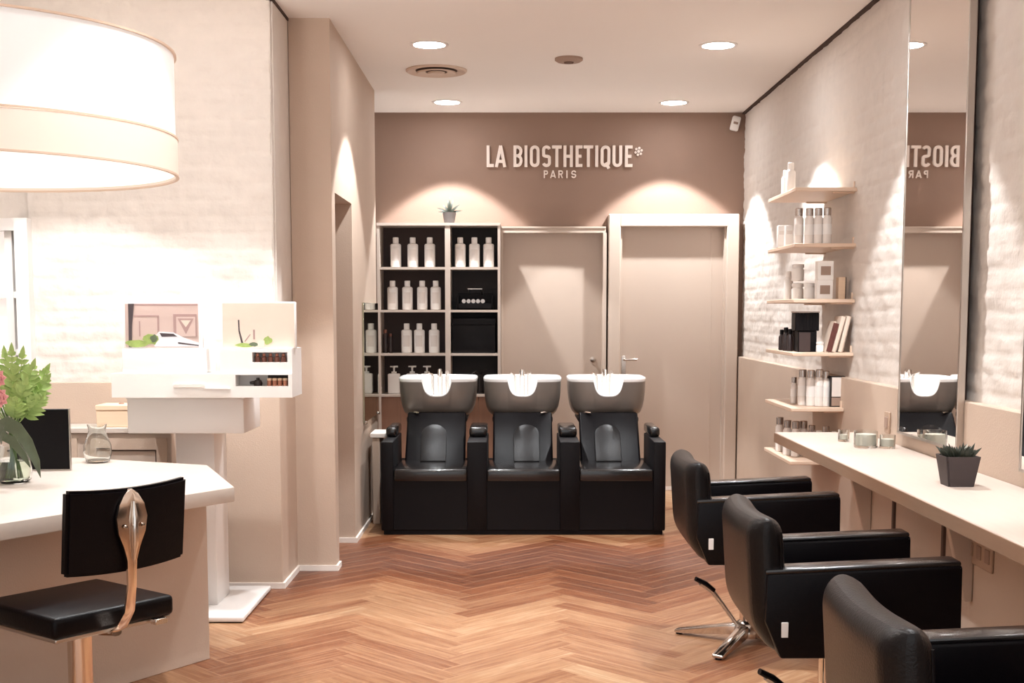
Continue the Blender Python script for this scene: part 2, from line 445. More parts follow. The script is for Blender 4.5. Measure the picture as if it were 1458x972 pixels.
# doors in the back wall
mb = MB()
mb.box(-0.085, 0.72, 9.80, 9.92, 2.005, 2.048); mb.box(-0.085, 0.72, 9.792, 9.92, 2.040, 2.052)
mb.box(0.70, 0.727, 9.80, 9.92, 0, 2.005); mb.box(-0.085, -0.07, 9.80, 9.92, 0, 2.005)
d1 = struct('door_1', mb, M['doorframe'])
mb = MB(); mb.box(-0.07, 0.70, 9.905, 9.92, 0.01, 2.005); struct('door_leaf', mb, M['door'], d1)
mb = MB(); mb.xf = Matrix.Translation((0.633, 9.893, 1.03)) @ Matrix.Rotation(PI / 2, 4, 'X'); mb.lathe([(0, -.012), (.022, -.012), (.022, -.004), (.010, 0), (.012, .012), (0, .015)], seg=16); struct('door_lock', mb, M['steel'], d1, True)
mb = MB()
mb.box(0.742, 0.835, 9.80, 9.92, 0, 2.148, 0.006, 1); mb.box(1.652, 1.745, 9.80, 9.92, 0, 2.148, 0.006, 1); mb.box(0.83, 1.66, 9.80, 9.92, 2.052, 2.148, 0.006, 1)
mb.box(0.832, 0.850, 9.84, 9.92, 0, 2.052); mb.box(1.637, 1.655, 9.84, 9.92, 0, 2.052)
d2 = struct('door_2', mb, M['doorframe'])
mb = MB(); mb.box(0.85, 1.637, 9.902, 9.92, 0.01, 2.052); struct('door_leaf', mb, M['door'], d2)
mb = MB(); mb.box(1.545, 1.552, 9.899, 9.904, 0.01, 2.052); struct('shadow_line', mb, M['doorframe'], d2)  # thin raised strip in place of a shadow line on the leaf
mb = MB(); mb.box(0.855, 0.892, 9.893, 9.903, 0.90, 1.06, 0.003, 1)
mb.tube([(0.872, 9.895, 1.03), (0.872, 9.85, 1.03), (0.885, 9.845, 1.03), (0.97, 9.845, 1.03)], 0.010, 10)
mb.tube([(0.872, 9.895, 0.945), (0.872, 9.886, 0.945)], 0.009, 10)
struct('door_handle', mb, M['chrome'], d2, True)

# ------------------------------------------------------------------ ceiling fittings
DL = []
def downlight(x, y, label, fixture=True, watts=1.0):
    r = thing('downlight', label, 'ceiling light', (x, y, CEIL), 0, 'recessed ceiling downlights')
    mb = MB(); mb.lathe([(0.088, 0.0), (0.112, 0.0), (0.112, -0.004), (0.105, -0.007), (0.092, -0.006), (0.088, 0.0)], seg=32); obj('trim_ring', mb, M['white'], r)
    mb = MB(); mb.lathe([(0, -0.001), (0.09, -0.001), (0.09, -0.003), (0, -0.003)], seg=32); obj('lens', mb, M['lampdisc'], r)
    ld = bpy.data.lights.new('downlight_beam', 'SPOT'); ld.energy = SPOT_W * watts; ld.color = (0.955, 0.98, 1.0); ld.spot_size = math.radians(88); ld.spot_blend = 0.16; ld.shadow_soft_size = 0.028
    lo = bpy.data.objects.new('downlight_beam', ld); COL.objects.link(lo); lo.parent = r; lo.location = (0, 0, -0.02)
    return r
SPOT_W = 100
downlight(-0.475, 9.43, 'round ceiling downlight close to the back wall, above the bottle shelves', watts=1.25)
downlight(1.186, 9.45, 'round ceiling downlight close to the back wall, above the lever-handled door', watts=1.25)
downlight(-0.475, 7.43, 'round ceiling downlight beside the ring-shaped air vent, by the doorway wall')
downlight(1.186, 7.45, 'round ceiling downlight in front of the lever-handled door, second from the back wall')
for (x, y, t, wt) in ((-0.475, 5.43, 'round ceiling downlight over the left of the parquet aisle, third from the back wall', 1.15), (1.186, 5.44, 'round ceiling downlight over the last styling chair by the back', 1.15),
                      (-0.475, 3.43, 'added unseen ceiling downlight over the aisle beside the reception desk', 0.45), (1.186, 3.44, 'added unseen ceiling downlight over the middle styling chairs', 0.75),  # unseen downlights added to light the near aisle, counter and chairs
                      (-2.136, 5.35, 'added unseen ceiling downlight over the white display stand', 0.85), (-1.45, 5.30, 'added unseen ceiling downlight between the lamp and the pillar', 0.45), (-2.136, 3.43, 'added unseen ceiling downlight over the reception desk', 0.9),  # unseen downlights added to brighten the white wall, stand and desk
                      (-0.475, 1.43, 'added unseen ceiling downlight near the entrance over the aisle', 0.4), (1.186, 1.44, 'added unseen ceiling downlight near the entrance over the counter', 0.5)):  # further unseen downlights added to light the near end
    downlight(x, y, t, watts=wt)

r = thing('air_vent', 'round ring-shaped air vent in the ceiling, beside a downlight', 'air vent', (-0.48, 8.21, CEIL))
mb = MB(); mb.lathe([(0.13, 0), (0.195, 0), (0.195, -0.006), (0.185, -0.014), (0.135, -0.004), (0.13, 0)], seg=40); obj('outer_ring', mb, M['ventgrey'], r)
mb = MB(); mb.lathe([(0.07, -0.006), (0.125, -0.014), (0.12, -0.022), (0.07, -0.012), (0.07, -0.006)], seg=40); obj('middle_ring', mb, M['ventgrey'], r)
mb = MB(); mb.lathe([(0, -0.010), (0.055, -0.014), (0.05, -0.024), (0, -0.026)], seg=32); obj('centre_disc', mb, M['ventgrey'], r)
mb = MB(); mb.lathe([(0, -0.001), (0.15, -0.001), (0.15, -0.003), (0, -0.003)], seg=32); obj('throat', mb, M['ventdark'], r)
r = thing('smoke_detector', 'small flat taupe disc detector on the ceiling', 'detector', (0.344, 7.83, CEIL))
mb = MB(); mb.lathe([(0, 0), (0.085, 0), (0.085, -0.012), (0.07, -0.022), (0, -0.024)], seg=32); obj('cover', mb, M['detector'], r)
mb = MB(); mb.lathe([(0, -0.024), (0.03, -0.024), (0.028, -0.030), (0, -0.031)], seg=24); obj('sensor_cap', mb, M['ventdark'], r)

r = thing('motion_sensor', 'small white motion sensor high in the corner of the back wall', 'sensor', (1.715, 9.92, 2.84))
mb = MB(); mb.xf = Matrix.Rotation(math.radians(14), 4, 'Y'); mb.box(-0.032, 0.032, -0.055, -0.008, -0.055, 0.055, 0.012, 3); obj('housing', mb, M['whiteplastic'], r)
mb = MB(); mb.xf = Matrix.Rotation(math.radians(14), 4, 'Y'); mb.box(-0.018, 0.018, -0.058, -0.050, -0.008, 0.010, 0.003, 1); obj('lens', mb, M['detector'], r)
mb = MB(); mb.box(-0.02, 0.02, -0.012, 0.0, -0.03, 0.05, 0.002, 1); obj('bracket', mb, M['white'], r)

# ------------------------------------------------------------------ sign
sg = thing('wall_sign', 'raised cream lettering sign on the taupe back wall', 'sign', (0, 9.92, 0))
HGT = 0.163; TK = 0.0225; ZB = 2.513
def arc(cx, cz, rx, rz, a0, a1, n=8): return [(cx + rx * math.cos(math.radians(a0 + (a1 - a0) * k / n)), cz + rz * math.sin(math.radians(a0 + (a1 - a0) * k / n))) for k in range(n + 1)]
def strokes(ch, w, h, t):
    a = t / 2; W = w - a; H = h - a
    if ch == 'L': return [([(a, h), (a, a), (w, a)], 0)]
    if ch == 'A': return [([(a * .8, 0), (w / 2, h - a * .12)], 0), ([(w / 2, h - a * .12), (w - a * .8, 0)], 0), ([(w * .22, h * .26), (w * .78, h * .26)], 0)]
    if ch == 'I': return [([(w / 2, 0), (w / 2, h)], 0)]
    if ch == 'T': return [([(w / 2, 0), (w / 2, h - a)], 0), ([(0, H), (w, H)], 0)]
    if ch == 'H': return [([(a, 0), (a, h)], 0), ([(W, 0), (W, h)], 0), ([(a, h / 2), (W, h / 2)], 0)]
    if ch == 'E': return [([(w, H), (a, H), (a, a), (w, a)], 0), ([(a, h / 2), (w * .86, h / 2)], 0)]
    if ch == 'U': return [([(a, h)] + arc(w / 2, w / 2, w / 2 - a, w / 2 - a, 180, 360, 10) + [(W, h)], 0)]
    r = w / 2 - a
    if ch in 'OQ':
        s = [(arc(w / 2, h - a - r, r, r, 0, 180, 10) + arc(w / 2, a + r, r, r, 180, 360, 10), 1)]
        if ch == 'Q': s.append(([(w * .52, h * .2), (w * .86, -h * .07)], 0))
        return s
    if ch == 'S':
        q = h / 4
        return [(arc(w / 2, h - a - r * .95, r, r * .95, 15, 180, 9) + arc(w / 2 - 0, h * .5 + 0.0 + r * .55, r, r * .55, 200, 250, 3) + arc(w / 2, h * .5 - r * .55, r, r * .55, 70, 20, 3) + arc(w / 2, a + r * .95, r, r * .95, 0, -165, 9), 0)]
    if ch in 'BPR':
        m = h * .52; rr = (H - m) / 2; x1 = W - rr * .8
        s = [([(a, 0), (a, h)], 0), ([(a, H), (x1, H)] + arc(x1, (H + m) / 2, rr * .8, rr, 90, -90, 8)[1:] + [(a, m)], 0)]
        if ch == 'B':
            r2 = (m - a) / 2; s.append(([(a, m), (x1, m)] + arc(x1, (m + a) / 2, rr * .85, r2, 90, -90, 8)[1:] + [(a, a)], 0))
        if ch == 'R': s.append(([(w * .5, m), (W, 0)], 0))
        return s
    return []
def letters(name, items, z, h, t, depth, mt):
    mb = MB()
    for ch, p0, p1 in items:
        x0 = (p0 - 729) / 1800 * 9.92; x1 = (p1 - 729) / 1800 * 9.92
        for k, (pts, closed) in enumerate(strokes(ch, x1 - x0, h, t)):
            mb.ribbon([(x0 + p[0], z + p[1]) for p in pts], t, bool(closed), -depth - 0.004 - 0.0012 * k, -0.004 + 0.0007 * k)
    return obj(name, mb, mt, sg)
letters('lettering', [('L', 693.5, 703.5), ('A', 705.5, 720.5), ('B', 731, 743.5), ('I', 746.5, 750.5), ('O', 754, 767.5), ('S', 771, 783.5), ('T', 785, 798.5), ('H', 801, 814), ('E', 818, 827.5), ('T', 829, 842.5), ('I', 845.5, 849.5), ('Q', 853, 866.5), ('U', 869.5, 883), ('E', 887, 897.5)], ZB, HGT, TK, 0.022, M['signwhite'])
letters('lettering', [('P', 773.5, 779.5), ('A', 782.5, 790.5), ('R', 794, 800.5), ('I', 804.5, 807.5), ('S', 812, 819)], 2.430, 0.058, 0.009, 0.012, M['signwhite'])
mb = MB()
for k in range(6):
    a = k * PI / 3 + .3; mb.xf = Matrix.Translation((0.976 + 0.024 * math.cos(a), -0.006, 2.632 + 0.026 * math.sin(a))) @ Matrix.Rotation(PI / 2, 4, 'X')
    mb.lathe([(0, -0.002), (0.0095, -0.002), (0.0095, 0.012), (0, 0.012)], seg=12)
mb.xf = Matrix.Translation((0.976, -0.006, 2.632)) @ Matrix.Rotation(PI / 2, 4, 'X'); mb.lathe([(0, -0.002), (0.011, -0.002), (0.011, 0.014), (0, 0.014)], seg=12)
obj('flower_mark', mb, M['signwhite'], sg)

# ------------------------------------------------------------------ bottle shelf unit on the back wall
UY = 9.62; ux0, ux1, uxm = -1.02, -0.088, -0.486
su = thing('bottle_shelf', 'beige-framed dark shelf unit of eight compartments against the back wall', 'shelf', (0, 9.92, 0))
mb = MB(); mb.box(ux0, ux0 + 0.022, -0.30, 0, 0.0, 2.056); mb.box(ux1 - 0.020, ux1, -0.30, 0, 0.0, 2.056); obj('side_panel', mb, M['shelfframe'], su)
mb = MB(); mb.box(ux0, ux1, -0.305, 0, 2.048, 2.068); obj('top_panel', mb, M['shelfframe'], su)
mb = MB(); mb.box(uxm - 0.020, uxm + 0.020, -0.30, -0.012, 0.77, 2.05); obj('divider', mb, M['shelfframe'], su)
SH = [1.738, 1.416, 1.087, 0.775]
for z in SH:
    mb = MB(); mb.box(ux0 + 0.022, uxm - 0.02, -0.30, -0.012, z - 0.018, z); obj('shelf_board', mb, M['shelfframe'], su)
    mb = MB(); mb.box(uxm + 0.02, ux1 - 0.02, -0.30, -0.012, z - 0.018, z); obj('shelf_board', mb, M['shelfframe'], su)
mb = MB(); mb.box(ux0 + 0.02, uxm, -0.012, -0.002, 0.75, 2.05); obj('back_panel', mb, M['darkback'], su)
mb = MB(); mb.box(uxm, ux1 - 0.02, -0.012, -0.002, 0.75, 2.05); obj('back_panel', mb, M['blackback'], su, label='black back panel')
mb = MB()
for k in range(6):
    w = (ux1 - ux0 - 0.04) / 6; mb.box(ux0 + 0.02 + k * w + 0.001, ux0 + 0.02 + (k + 1) * w - 0.001, -0.285, -0.27, 0.03, 0.757, 0.002, 1)
obj('lower_front', mb, M['brownwood'], su, label='brown veneered lower front')

def bottle_proto(name, label, cat, r, h, cap_r, cap_h, bm_, cm_, loc, group, square=False, band=None):
    t = thing(name, label, cat, loc, 0, group)
    mb = MB()
    if square: mb.box(-r, r, -r * .62, r * .62, 0, h, 0.008, 3); mb.lathe([(cap_r * .8, h - .002), (cap_r * .8, h + .008)], seg=16)
    else: mb.lathe([(0, 0), (r - .004, 0), (r, .004), (r, h - .010), (r - .006, h - .002), (cap_r * .85, h + .003), (cap_r * .85, h + .010)], seg=24)
    obj('bottle_body', mb, bm_, t)
    mb = MB(); mb.lathe([(0, h + .004), (cap_r, h + .004), (cap_r, h + cap_h - .003), (cap_r - .003, h + cap_h), (0, h + cap_h)], seg=20); obj('cap', mb, cm_, t)
    if band:
        mb = MB(); mb.lathe([(r + .0006, h * .35), (r + .0006, h * .72)], seg=24); obj('label_band', mb, band, t)
    return t
by = 9.71
protoW = None
rows = [(SH[0], [(565, 'first'), (589, 'second'), (613, 'third')], 'top compartment by the doorway wall, {} of three from that wall', 'bottles in the top compartment by the doorway wall'),
        (SH[0], [(656, 'first'), (676, 'second'), (696, 'third')], 'top compartment by the knobbed door, {} of three towards that door', 'bottles in the top compartment by the door'),
        (SH[1], [(560, 'first'), (581, 'second'), (602, 'third'), (621, 'fourth')], 'second compartment down, {} of four from the doorway wall', 'bottles in the second compartment down'),
        (SH[2], [(583, 'first'), (598, 'second'), (618, 'third')], 'third compartment down, {} of three from the dark bottles', 'bottles in the third compartment down')]
xs3 = {583: 579.5, 598: 597.5, 618: 618.5}
for z, items, place, grp in rows:
    for px, o in items:
        pxx = xs3.get(px, px)
        x = (pxx - 729) / 1800 * by; lab = 'white bottle, ' + place.format(o)
        s = 1.0 if z != SH[1] else 0.98
        if protoW is None:
            protoW = bottle_proto('shampoo_bottle', lab, 'bottle', 0.041, 0.178, 0.022, 0.048, M['whiteplastic'], M['whiteplastic'], (x, by, z), grp, band=None)
            mb = MB(); mb.grid(lambda u, v: Vector((0.0414 * math.sin((u - .5) * 1.3), -0.0414 * math.cos((u - .5) * 1.3), .05 + v * .085)), 8, 1); obj('label_band', mb, M['greyglass'], protoW)
        else:
            r = dup(protoW, (x, by, z), lab, scale=s); r['group'] = grp
d0 = None
for px, h, lab in ((549, .9, 'slim dark bottle in the third compartment down, nearest the doorway wall'), (556.5, .82, 'slim dark bottle in the third compartment down, just before the white bottles')):
    x = (px - 729) / 1800 * by
    if d0 is None: d0 = bottle_proto('dark_bottle', lab, 'bottle', 0.018, 0.15, 0.014, 0.03, M['darkitem'], M['brownitem'], (x, by, SH[2]), 'dark bottles in the third compartment down')
    else: dup(d0, (x, by, SH[2]), lab, scale=h)
# pump bottles
pb = None
for px, yy, o in ((561, 9.70, 'first'), (587, 9.72, 'second'), (608, 9.72, 'third')):
    x = (px - 729) / 1800 * yy; lab = 'white pump bottle in the lowest compartment, %s of three from the doorway wall' % o
    if pb is None:
        pb = thing('pump_bottle', lab, 'bottle', (x, yy, SH[3]), 0, 'pump bottles in the lowest compartment')
        mb = MB(); mb.box(-.046, .046, -.032, .032, 0, .155, .010, 3); obj('bottle_body', mb, M['whiteplastic'], pb)
        mb = MB(); mb.lathe([(.020, .150), (.020, .170), (.007, .172), (.007, .200), (.011, .201), (.011, .210), (0, .212)], seg=16); mb.tube([(-.030, 0, .208), (.030, 0, .208)], [.005, .007], 8); obj('pump', mb, M['whiteplastic'], pb)
    else: dup(pb, (x, yy, SH[3]), lab)
# dark boxes and tools in the right column
t = thing('towel_basket', 'black basket with pale rolls in the second compartment by the knobbed door', 'basket', ((677 - 729) / 1800 * 9.75, 9.76, SH[1]))
mb = MB(); mb.box(-.135, .135, -.10, .10, 0, .012); mb.box(-.135, .135, -.10, -.09, 0, .05, .003, 1); mb.box(-.135, .135, .09, .10, 0, .13); mb.box(-.135, -.125, -.10, .10, 0, .11); mb.box(.125, .135, -.10, .10, 0, .11); obj('basket', mb, M['blackpanel'], t)
mb = MB()
for k in range(5): mb.xf = Matrix.Translation((-.085 + k * .036, -.05, .066)) @ Matrix.Rotation(PI / 2, 4, 'X'); mb.lathe([(0, -.03), (.016, -.03), (.017, 0), (.016, .03), (0, .03)], seg=12)
obj('rolls', mb, M['silver'], t)
mb = MB(); mb.box(-.055, .055, -.105, -.099, .155, .162); mb.tube([(-.05, -.10, .158), (-.05, .09, .12)], .004, 6); mb.tube([(.05, -.10, .158), (.05, .09, .12)], .004, 6); obj('handle', mb, M['steel'], t)
t = thing('dark_box', 'plain black box filling the third compartment by the knobbed door', 'box', ((675 - 729) / 1800 * 9.75, 9.77, SH[2]))
mb = MB(); mb.box(-.165, .165, -.12, .12, 0, .215, .006, 2); obj('box', mb, M['blackpanel'], t)
mb = MB(); mb.box(-.168, .168, -.123, .123, .215, .265, .006, 2); obj('lid', mb, M['blackpanel'], t)
# small black tap on a stand between the first two basins
t = thing('shower_tap', 'small black tap standing in the lowest compartment by the knobbed door', 'tap', ((684 - 729) / 1800 * 9.72, 9.72, SH[3]))
mb = MB(); mb.lathe([(0, 0), (.04, 0), (.04, .01), (.016, .016), (.016, .13), (.022, .135), (.022, .15), (0, .152)], seg=16); obj('pillar', mb, M['darkglass'], t)
mb = MB(); mb.tube([(0, 0, .14), (-.03, -.02, .17), (-.06, -.03, .16), (-.075, -.03, .13)], .009, 8); mb.tube([(0, 0, .15), (.03, -.01, .185), (.05, -.02, .19)], .006, 8); obj('spout', mb, M['darkglass'], t)

def spiky(name, lab, cat, loc, pr, ph, potm, square, leaves, up):
    t = thing(name, lab, cat, loc)
    mb = MB()
    if square:
        def ringed(s, z): return [(-s, -s, z), (s, -s, z), (s, s, z), (-s, s, z)]
        tb = bmesh.new(); prof = [(pr * .74, 0), (pr, ph), (pr * .92, ph), (pr * .9, ph - .012)]
        R = [[tb.verts.new(p) for p in ringed(s, z)] for s, z in prof]
        for A, B in zip(R, R[1:]):
            for k in range(4): tb.faces.new((A[k], A[(k + 1) % 4], B[(k + 1) % 4], B[k]))
        tb.faces.new(R[0][::-1]); bmesh.ops.recalc_face_normals(tb, faces=tb.faces[:])
        bmesh.ops.bevel(tb, geom=[e for e in tb.edges if abs(e.verts[0].co.z - e.verts[1].co.z) > .02], offset=.006, segments=2, affect='EDGES'); mb._merge(tb)
    else: mb.lathe([(0, 0), (pr * .74, 0), (pr, ph), (pr * .9, ph), (pr * .86, ph - .01)], seg=28)
    obj('pot', mb, potm, t)
    mb = MB()
    if square: mb.box(-pr * .88, pr * .88, -pr * .88, pr * .88, ph - .022, ph - .010)
    else: mb.lathe([(0, ph - .012), (pr * .86, ph - .012), (pr * .84, ph - .02), (0, ph - .02)], seg=20)
    obj('soil', mb, M['soil'], t)
    for nm, mt, L in leaves:
        mb = MB()
        for (b0, tp, w, sag) in L: mb.leaf((b0[0], b0[1], b0[2] + ph), (tp[0], tp[1], tp[2] + ph), w, up=up, sag=sag, n=5)
        obj(nm, mb, mt, t)
    return t
L = []
for ang, ln, el in ((170, .10, 20), (150, .085, 48), (115, .10, 72), (60, .11, 60), (25, .11, 35), (5, .10, 8), (200, .09, 2), (330, .08, 30), (80, .12, 80)):
    a = math.radians(ang); e2 = math.radians(el); L.append(((0, 0, -.012), (ln * math.cos(a) * math.cos(e2), ln * math.sin(a) * .4 * math.cos(e2), ln * math.sin(e2)), .019, .12))
spiky('potted_plant', 'spiky plant in a small grey pot on top of the bottle shelf', 'plant', (-0.477, 9.73, 2.068), .052, .085, M['potgrey'], False, [('leaves', M['succ'], L)], (.1, -1, .3))

# tinted mirror on the corridor wall
r = thing('tinted_mirror', 'greenish frameless mirror panel on the doorway wall next to the bottle shelf', 'mirror', (-0.955, 8.5, 0))
mb = MB(); mb.box(0.001, 0.012, -0.42, 0.44, 0.69, 1.46, 0.0015, 1); obj('mirror_glass', mb, M['tintmirror'], r)
for y in (-.38, .40):
    mb = MB(); mb.box(0.0, 0.022, y - .015, y + .015, 0.68, 0.70, .003, 1); obj('clip', mb, M['chrome'], r)
r = thing('side_cabinet', 'narrow beige cabinet with a cream top behind the shampoo seats', 'cabinet', (-0.90, 8.42, 0))
mb = MB(); mb.box(-0.022, 0.028, -0.13, 0.13, 0, 0.575, .004, 1); obj('cabinet_body', mb, M['taupe'], r)
mb = MB(); mb.box(-0.035, 0.065, -0.14, 0.14, 0.575, 0.605, .004, 1); obj('cabinet_top', mb, M['basewhite'], r)

# ------------------------------------------------------------------ shampoo station
ws = thing('shampoo_station', 'black three-seat shampoo station with grey basins in front of the back wall', 'shampoo station', (0.0705, 7.863, 0))
CXS = (-0.5815, 0.0015, 0.5845)
mb = MB(); mb.box(-.8935, .8935, 0.012, .92, .03, .385, .004, 1); obj('plinth', mb, M['blackpanel'], ws)
mb = MB(); mb.box(-.88, .88, 0.03, .90, 0.0, .03); obj('kick_base', mb, M['blackpanel'], ws)
for x0, x1 in ((-.8935, -.815), (-.352, -.228), (.231, .355), (.818, .8935)):
    mb = MB(); mb.box(x0, x1, 0.0, .62, .03, .592, .008, 2); obj('divider', mb, M['blackpanel'], ws)
    mb = MB(); xm = (x0 + x1) / 2
    mb.box(max(x0 + .004, -.89), min(x1 - .004, .89), .30, .68, .592, .655, .018, 3); obj('arm_pad', mb, M['leathershine'], ws)
def bowl_pts(a, bfront, bback, th, e=3.2):
    c, s = math.cos(th), math.sin(th)
    x = a * math.copysign(abs(c) ** (2 / e), c); yv = (bback if s > 0 else bfront) * math.copysign(abs(s) ** (2 / e), s)
    return x, yv
_d = [bowl_pts(.268, .27, .27, 2 * PI * k / 4000, 4.2) for k in range(4000)]
_l = [0.0]
for k in range(4000): _l.append(_l[-1] + math.dist(_d[k], _d[(k + 1) % 4000]))
RING = []; _k = 0
for n in range(280):
    while _l[_k + 1] < _l[-1] * n / 280: _k += 1
    RING.append(_d[_k])
def ss(x): x = max(0, min(1, x)); return x * x * (3 - 2 * x)
RIM = .945
def cut(x, y):      # the neck notch in the front rim
    if y > -.08: return 0.0
    k = max(0.0, 1 - (abs(x) / .098) ** 3.2) ** .55
    return .112 * k * ss((-.12 - y) / .10)
for i, cx in enumerate(CXS):
    mb = MB()       # seat cushion
    mb.box(cx - .232, cx + .232, .002, .52, .34, .418, .014, 3); obj('seat_cushion', mb, M['leathershine'], ws)
    def backfn(u, v, cx=cx):
        x = (u - .5) * .395; k = v
        yv = .46 + .24 * k + .03 * math.cos(u * PI - PI / 2) * 0 + .03 * (abs(u - .5) * 2) ** 2 * -1
        z = .44 + .275 * k
        return Vector((cx + x * (1.04 - .04 * k), yv + .03, z))
    mb = MB()
    mb.prism([(.45, .40), (.53, .39), (.77, .70), (.72, .725)], 'x', cx - .200, cx + .200, .015, 3); obj('backrest', mb, M['leather'], ws)
    bk = ws.children[-1]
    # paler arched pad built in place of a reflection on the slanted backrest
    poly = [(-.085, -.05), (.085, -.05)] + [(.085 * math.cos(math.radians(a)), .17 + .085 * math.sin(math.radians(a))) for a in range(0, 181, 15)]
    mb = MB(); ang = math.atan2(.295, .27)
    mb.xf = Matrix.Translation((cx + (-.012, .025, -.015)[i], .462, .452)) @ Matrix.Rotation(ang, 4, 'X')
    mb.prism(poly, 'z', 0.0, .010, .004, 2); obj('sheen_pad', mb, M['leathergrey'], bk)
    # basin
    bc = Vector((cx, .98, 0)); N = 280
    prof = [(0.0, .685), (.70, .688), (.80, .694), (.885, .715), (.935, .75), (.97, .80), (.99, .86), (1.0, .925), (1.0, RIM)]
    inner = [(.965, RIM + .003), (.93, RIM - .004), (.90, .90), (.84, .84), (.70, .78), (.40, .755), (0.0, .75)]
    def shell(pr):
        def fn(u, v, pr=pr):
            s = pr[min(len(pr) - 1, int(round(v * (len(pr) - 1))))]
            fx, fy = RING[int(round(u * N)) % N]
            top = RIM - cut(fx, fy)
            z = s[1] if s[1] < .74 else .74 + (s[1] - .74) * (top - .74) / (RIM - .74)
            return Vector((bc.x + fx * s[0], bc.y + fy * s[0], z))
        return fn
    mb = MB(); mb.grid(shell(prof), N, len(prof) - 1, True); bo = obj('basin', mb, M['bowlgrey'], ws)
    mb = MB(); mb.grid(shell([(1.0, RIM - .020), (1.012, RIM - .010), (1.01, RIM + .002), (.99, RIM + .008)] + inner), N, 3 + len(inner), True); obj('lining', mb, M['bowlwhite'], bo, label='white ceramic inside and rim of the grey basin')
    mb = MB(); mb.tube([(cx, 1.13, .78), (cx, 1.13, .94), (cx, 1.11, .985), (cx, 1.05, .985), (cx, 1.03, .95)], [.018, .018, .018, .015, .013], 12)
    mb.tube([(cx - .055, 1.14, .78), (cx - .055, 1.14, .95)], .012, 10); mb.tube([(cx - .055, 1.14, .955), (cx - .085, 1.10, .972)], .007, 8)
    mb.tube([(cx + .05, 1.14, .78), (cx + .05, 1.14, .955), (cx + .05, 1.12, .975)], .014, 10)
    obj('tap', mb, M['chrome'], bo)
    mb = MB(); mb.box(cx - .205, cx + .205, .70, 1.18, .655, .69, .008, 2); mb.box(cx - .12, cx + .12, .85, 1.12, .03, .66, .01, 2); obj('basin_support', mb, M['blackpanel'], ws)
    mb = MB(); mb.tube([(cx + (-.17, .17)[i % 2], .735, .715), (cx + (-.17, .17)[i % 2] * .85, .70, .722), (cx + (-.17, .17)[i % 2] * .7, .69, .718)], .008, 8); obj('lock_lever', mb, M['chrome'], bo)

# ------------------------------------------------------------------ shelves on the brick wall
def wall_shelf(z, lab):
    t = thing('wall_shelf', lab, 'shelf', (1.80, 7.01, z), 0, 'pale shelves on the brick wall')
    x1 = -0.002 if z > 1.05 else -.046
    mb = MB(); mb.box(-.325, x1, -.35, .35, -.020, 0, .003, 1); obj('board', mb, M['shelfwood'], t)
    for y in (-.30, .30):
        mb = MB(); mb.box(-.12 if z > 1.05 else -.14, x1, y - .008, y + .008, -.028, -.020); mb.box(x1 - .008, x1, y - .008, y + .008, -.02, .035); obj('bracket', mb, M['shelfwood'], t)
    return t
ZS = [2.045, 1.757, 1.468, 1.188, .895, .612]
NM = ['topmost pale shelf on the white brick wall', 'second pale shelf down on the brick wall, carrying banded bottles', 'third pale shelf down, carrying white boxes', 'fourth pale shelf down, carrying black boxes and magazines', 'fifth pale shelf down, on the taupe dado', 'lowest pale shelf, just beyond the end of the styling counter']
for z, n in zip(ZS, NM): wall_shelf(z, n)
def XY(px, y): return ((px - 729) / 1800 * y)
PB = {}
def put(kind, px, y, zi, lab, s=1.0, group=None):
    loc = (XY(px, y), y, ZS[zi])
    if kind in PB:
        r = dup(PB[kind], loc, lab, scale=s); r['group'] = group or ''
        if not group: del r['group']
        return r
    if kind == 'tall': r = bottle_proto('tall_bottle', lab, 'bottle', .024, .150, .020, .045, M['greyglass'], M['silver'], loc, group, band=M['white'])
    elif kind == 'white': r = bottle_proto('white_bottle', lab, 'bottle', .026, .125, .017, .04, M['whiteplastic'], M['whiteplastic'], loc, group)
    elif kind == 'jar': r = bottle_proto('cream_jar', lab, 'jar', .032, .065, .032, .022, M['whiteplastic'], M['white'], loc, group)
    elif kind == 'box':
        r = thing('product_box', lab, 'box', loc, 0, group); mb = MB(); mb.box(-.042, .042, -.03, .03, 0, .10, .002, 1); obj('carton', mb, M['whiteplastic'], r)
        mb = MB(); mb.box(-.026, .026, -.0325, -.0295, .026, .072); obj('printed_square', mb, M['detector'], r)
    elif kind == 'thinbox':
        r = thing('slim_carton', lab, 'box', loc, 0, group); mb = MB(); mb.box(-.022, .022, -.022, .022, 0, .12, .002, 1); obj('carton', mb, M['whiteplastic'], r)
        mb = MB(); mb.box(-.015, .015, -.0240, -.0215, .07, .09); obj('printed_square', mb, M['greyglass'], r)
    elif kind == 'dark':
        r = bottle_proto('black_bottle', lab, 'bottle', .017, .085, .011, .03, M['darkitem'], M['blackpanel'], loc, group)
    PB[kind] = r
    return r
g = 'bottles on the topmost wall shelf'
put('white', 1120, 7.0, 0, 'taller white bottle on the topmost wall shelf', 1.05, g); put('white', 1113, 7.15, 0, 'shorter white bottle behind the taller one on the topmost shelf', .85, g)
g = 'banded bottles on the second wall shelf'
for k, (px, y) in enumerate(((1133, 6.85), (1148, 6.80), (1160.5, 6.78), (1173, 6.76))):
    put('tall', px, y, 1, 'pale bottle with silver cap on the second wall shelf, %s from the brick wall' % ('fourth', 'third', 'second', 'first')[k], .98, g)
put('thinbox', 1108.5, 7.1, 1, 'slim white carton on the second wall shelf, at its outer edge', 1.0, 'slim cartons on the second wall shelf'); put('thinbox', 1119, 7.0, 1, 'slim white carton on the second wall shelf, beside the banded bottles', .95, 'slim cartons on the second wall shelf')
g = 'white cartons on the third wall shelf'
a = put('box', 1170, 6.75, 2, 'white carton with a brown square on the third wall shelf, under another', 1.0, g)
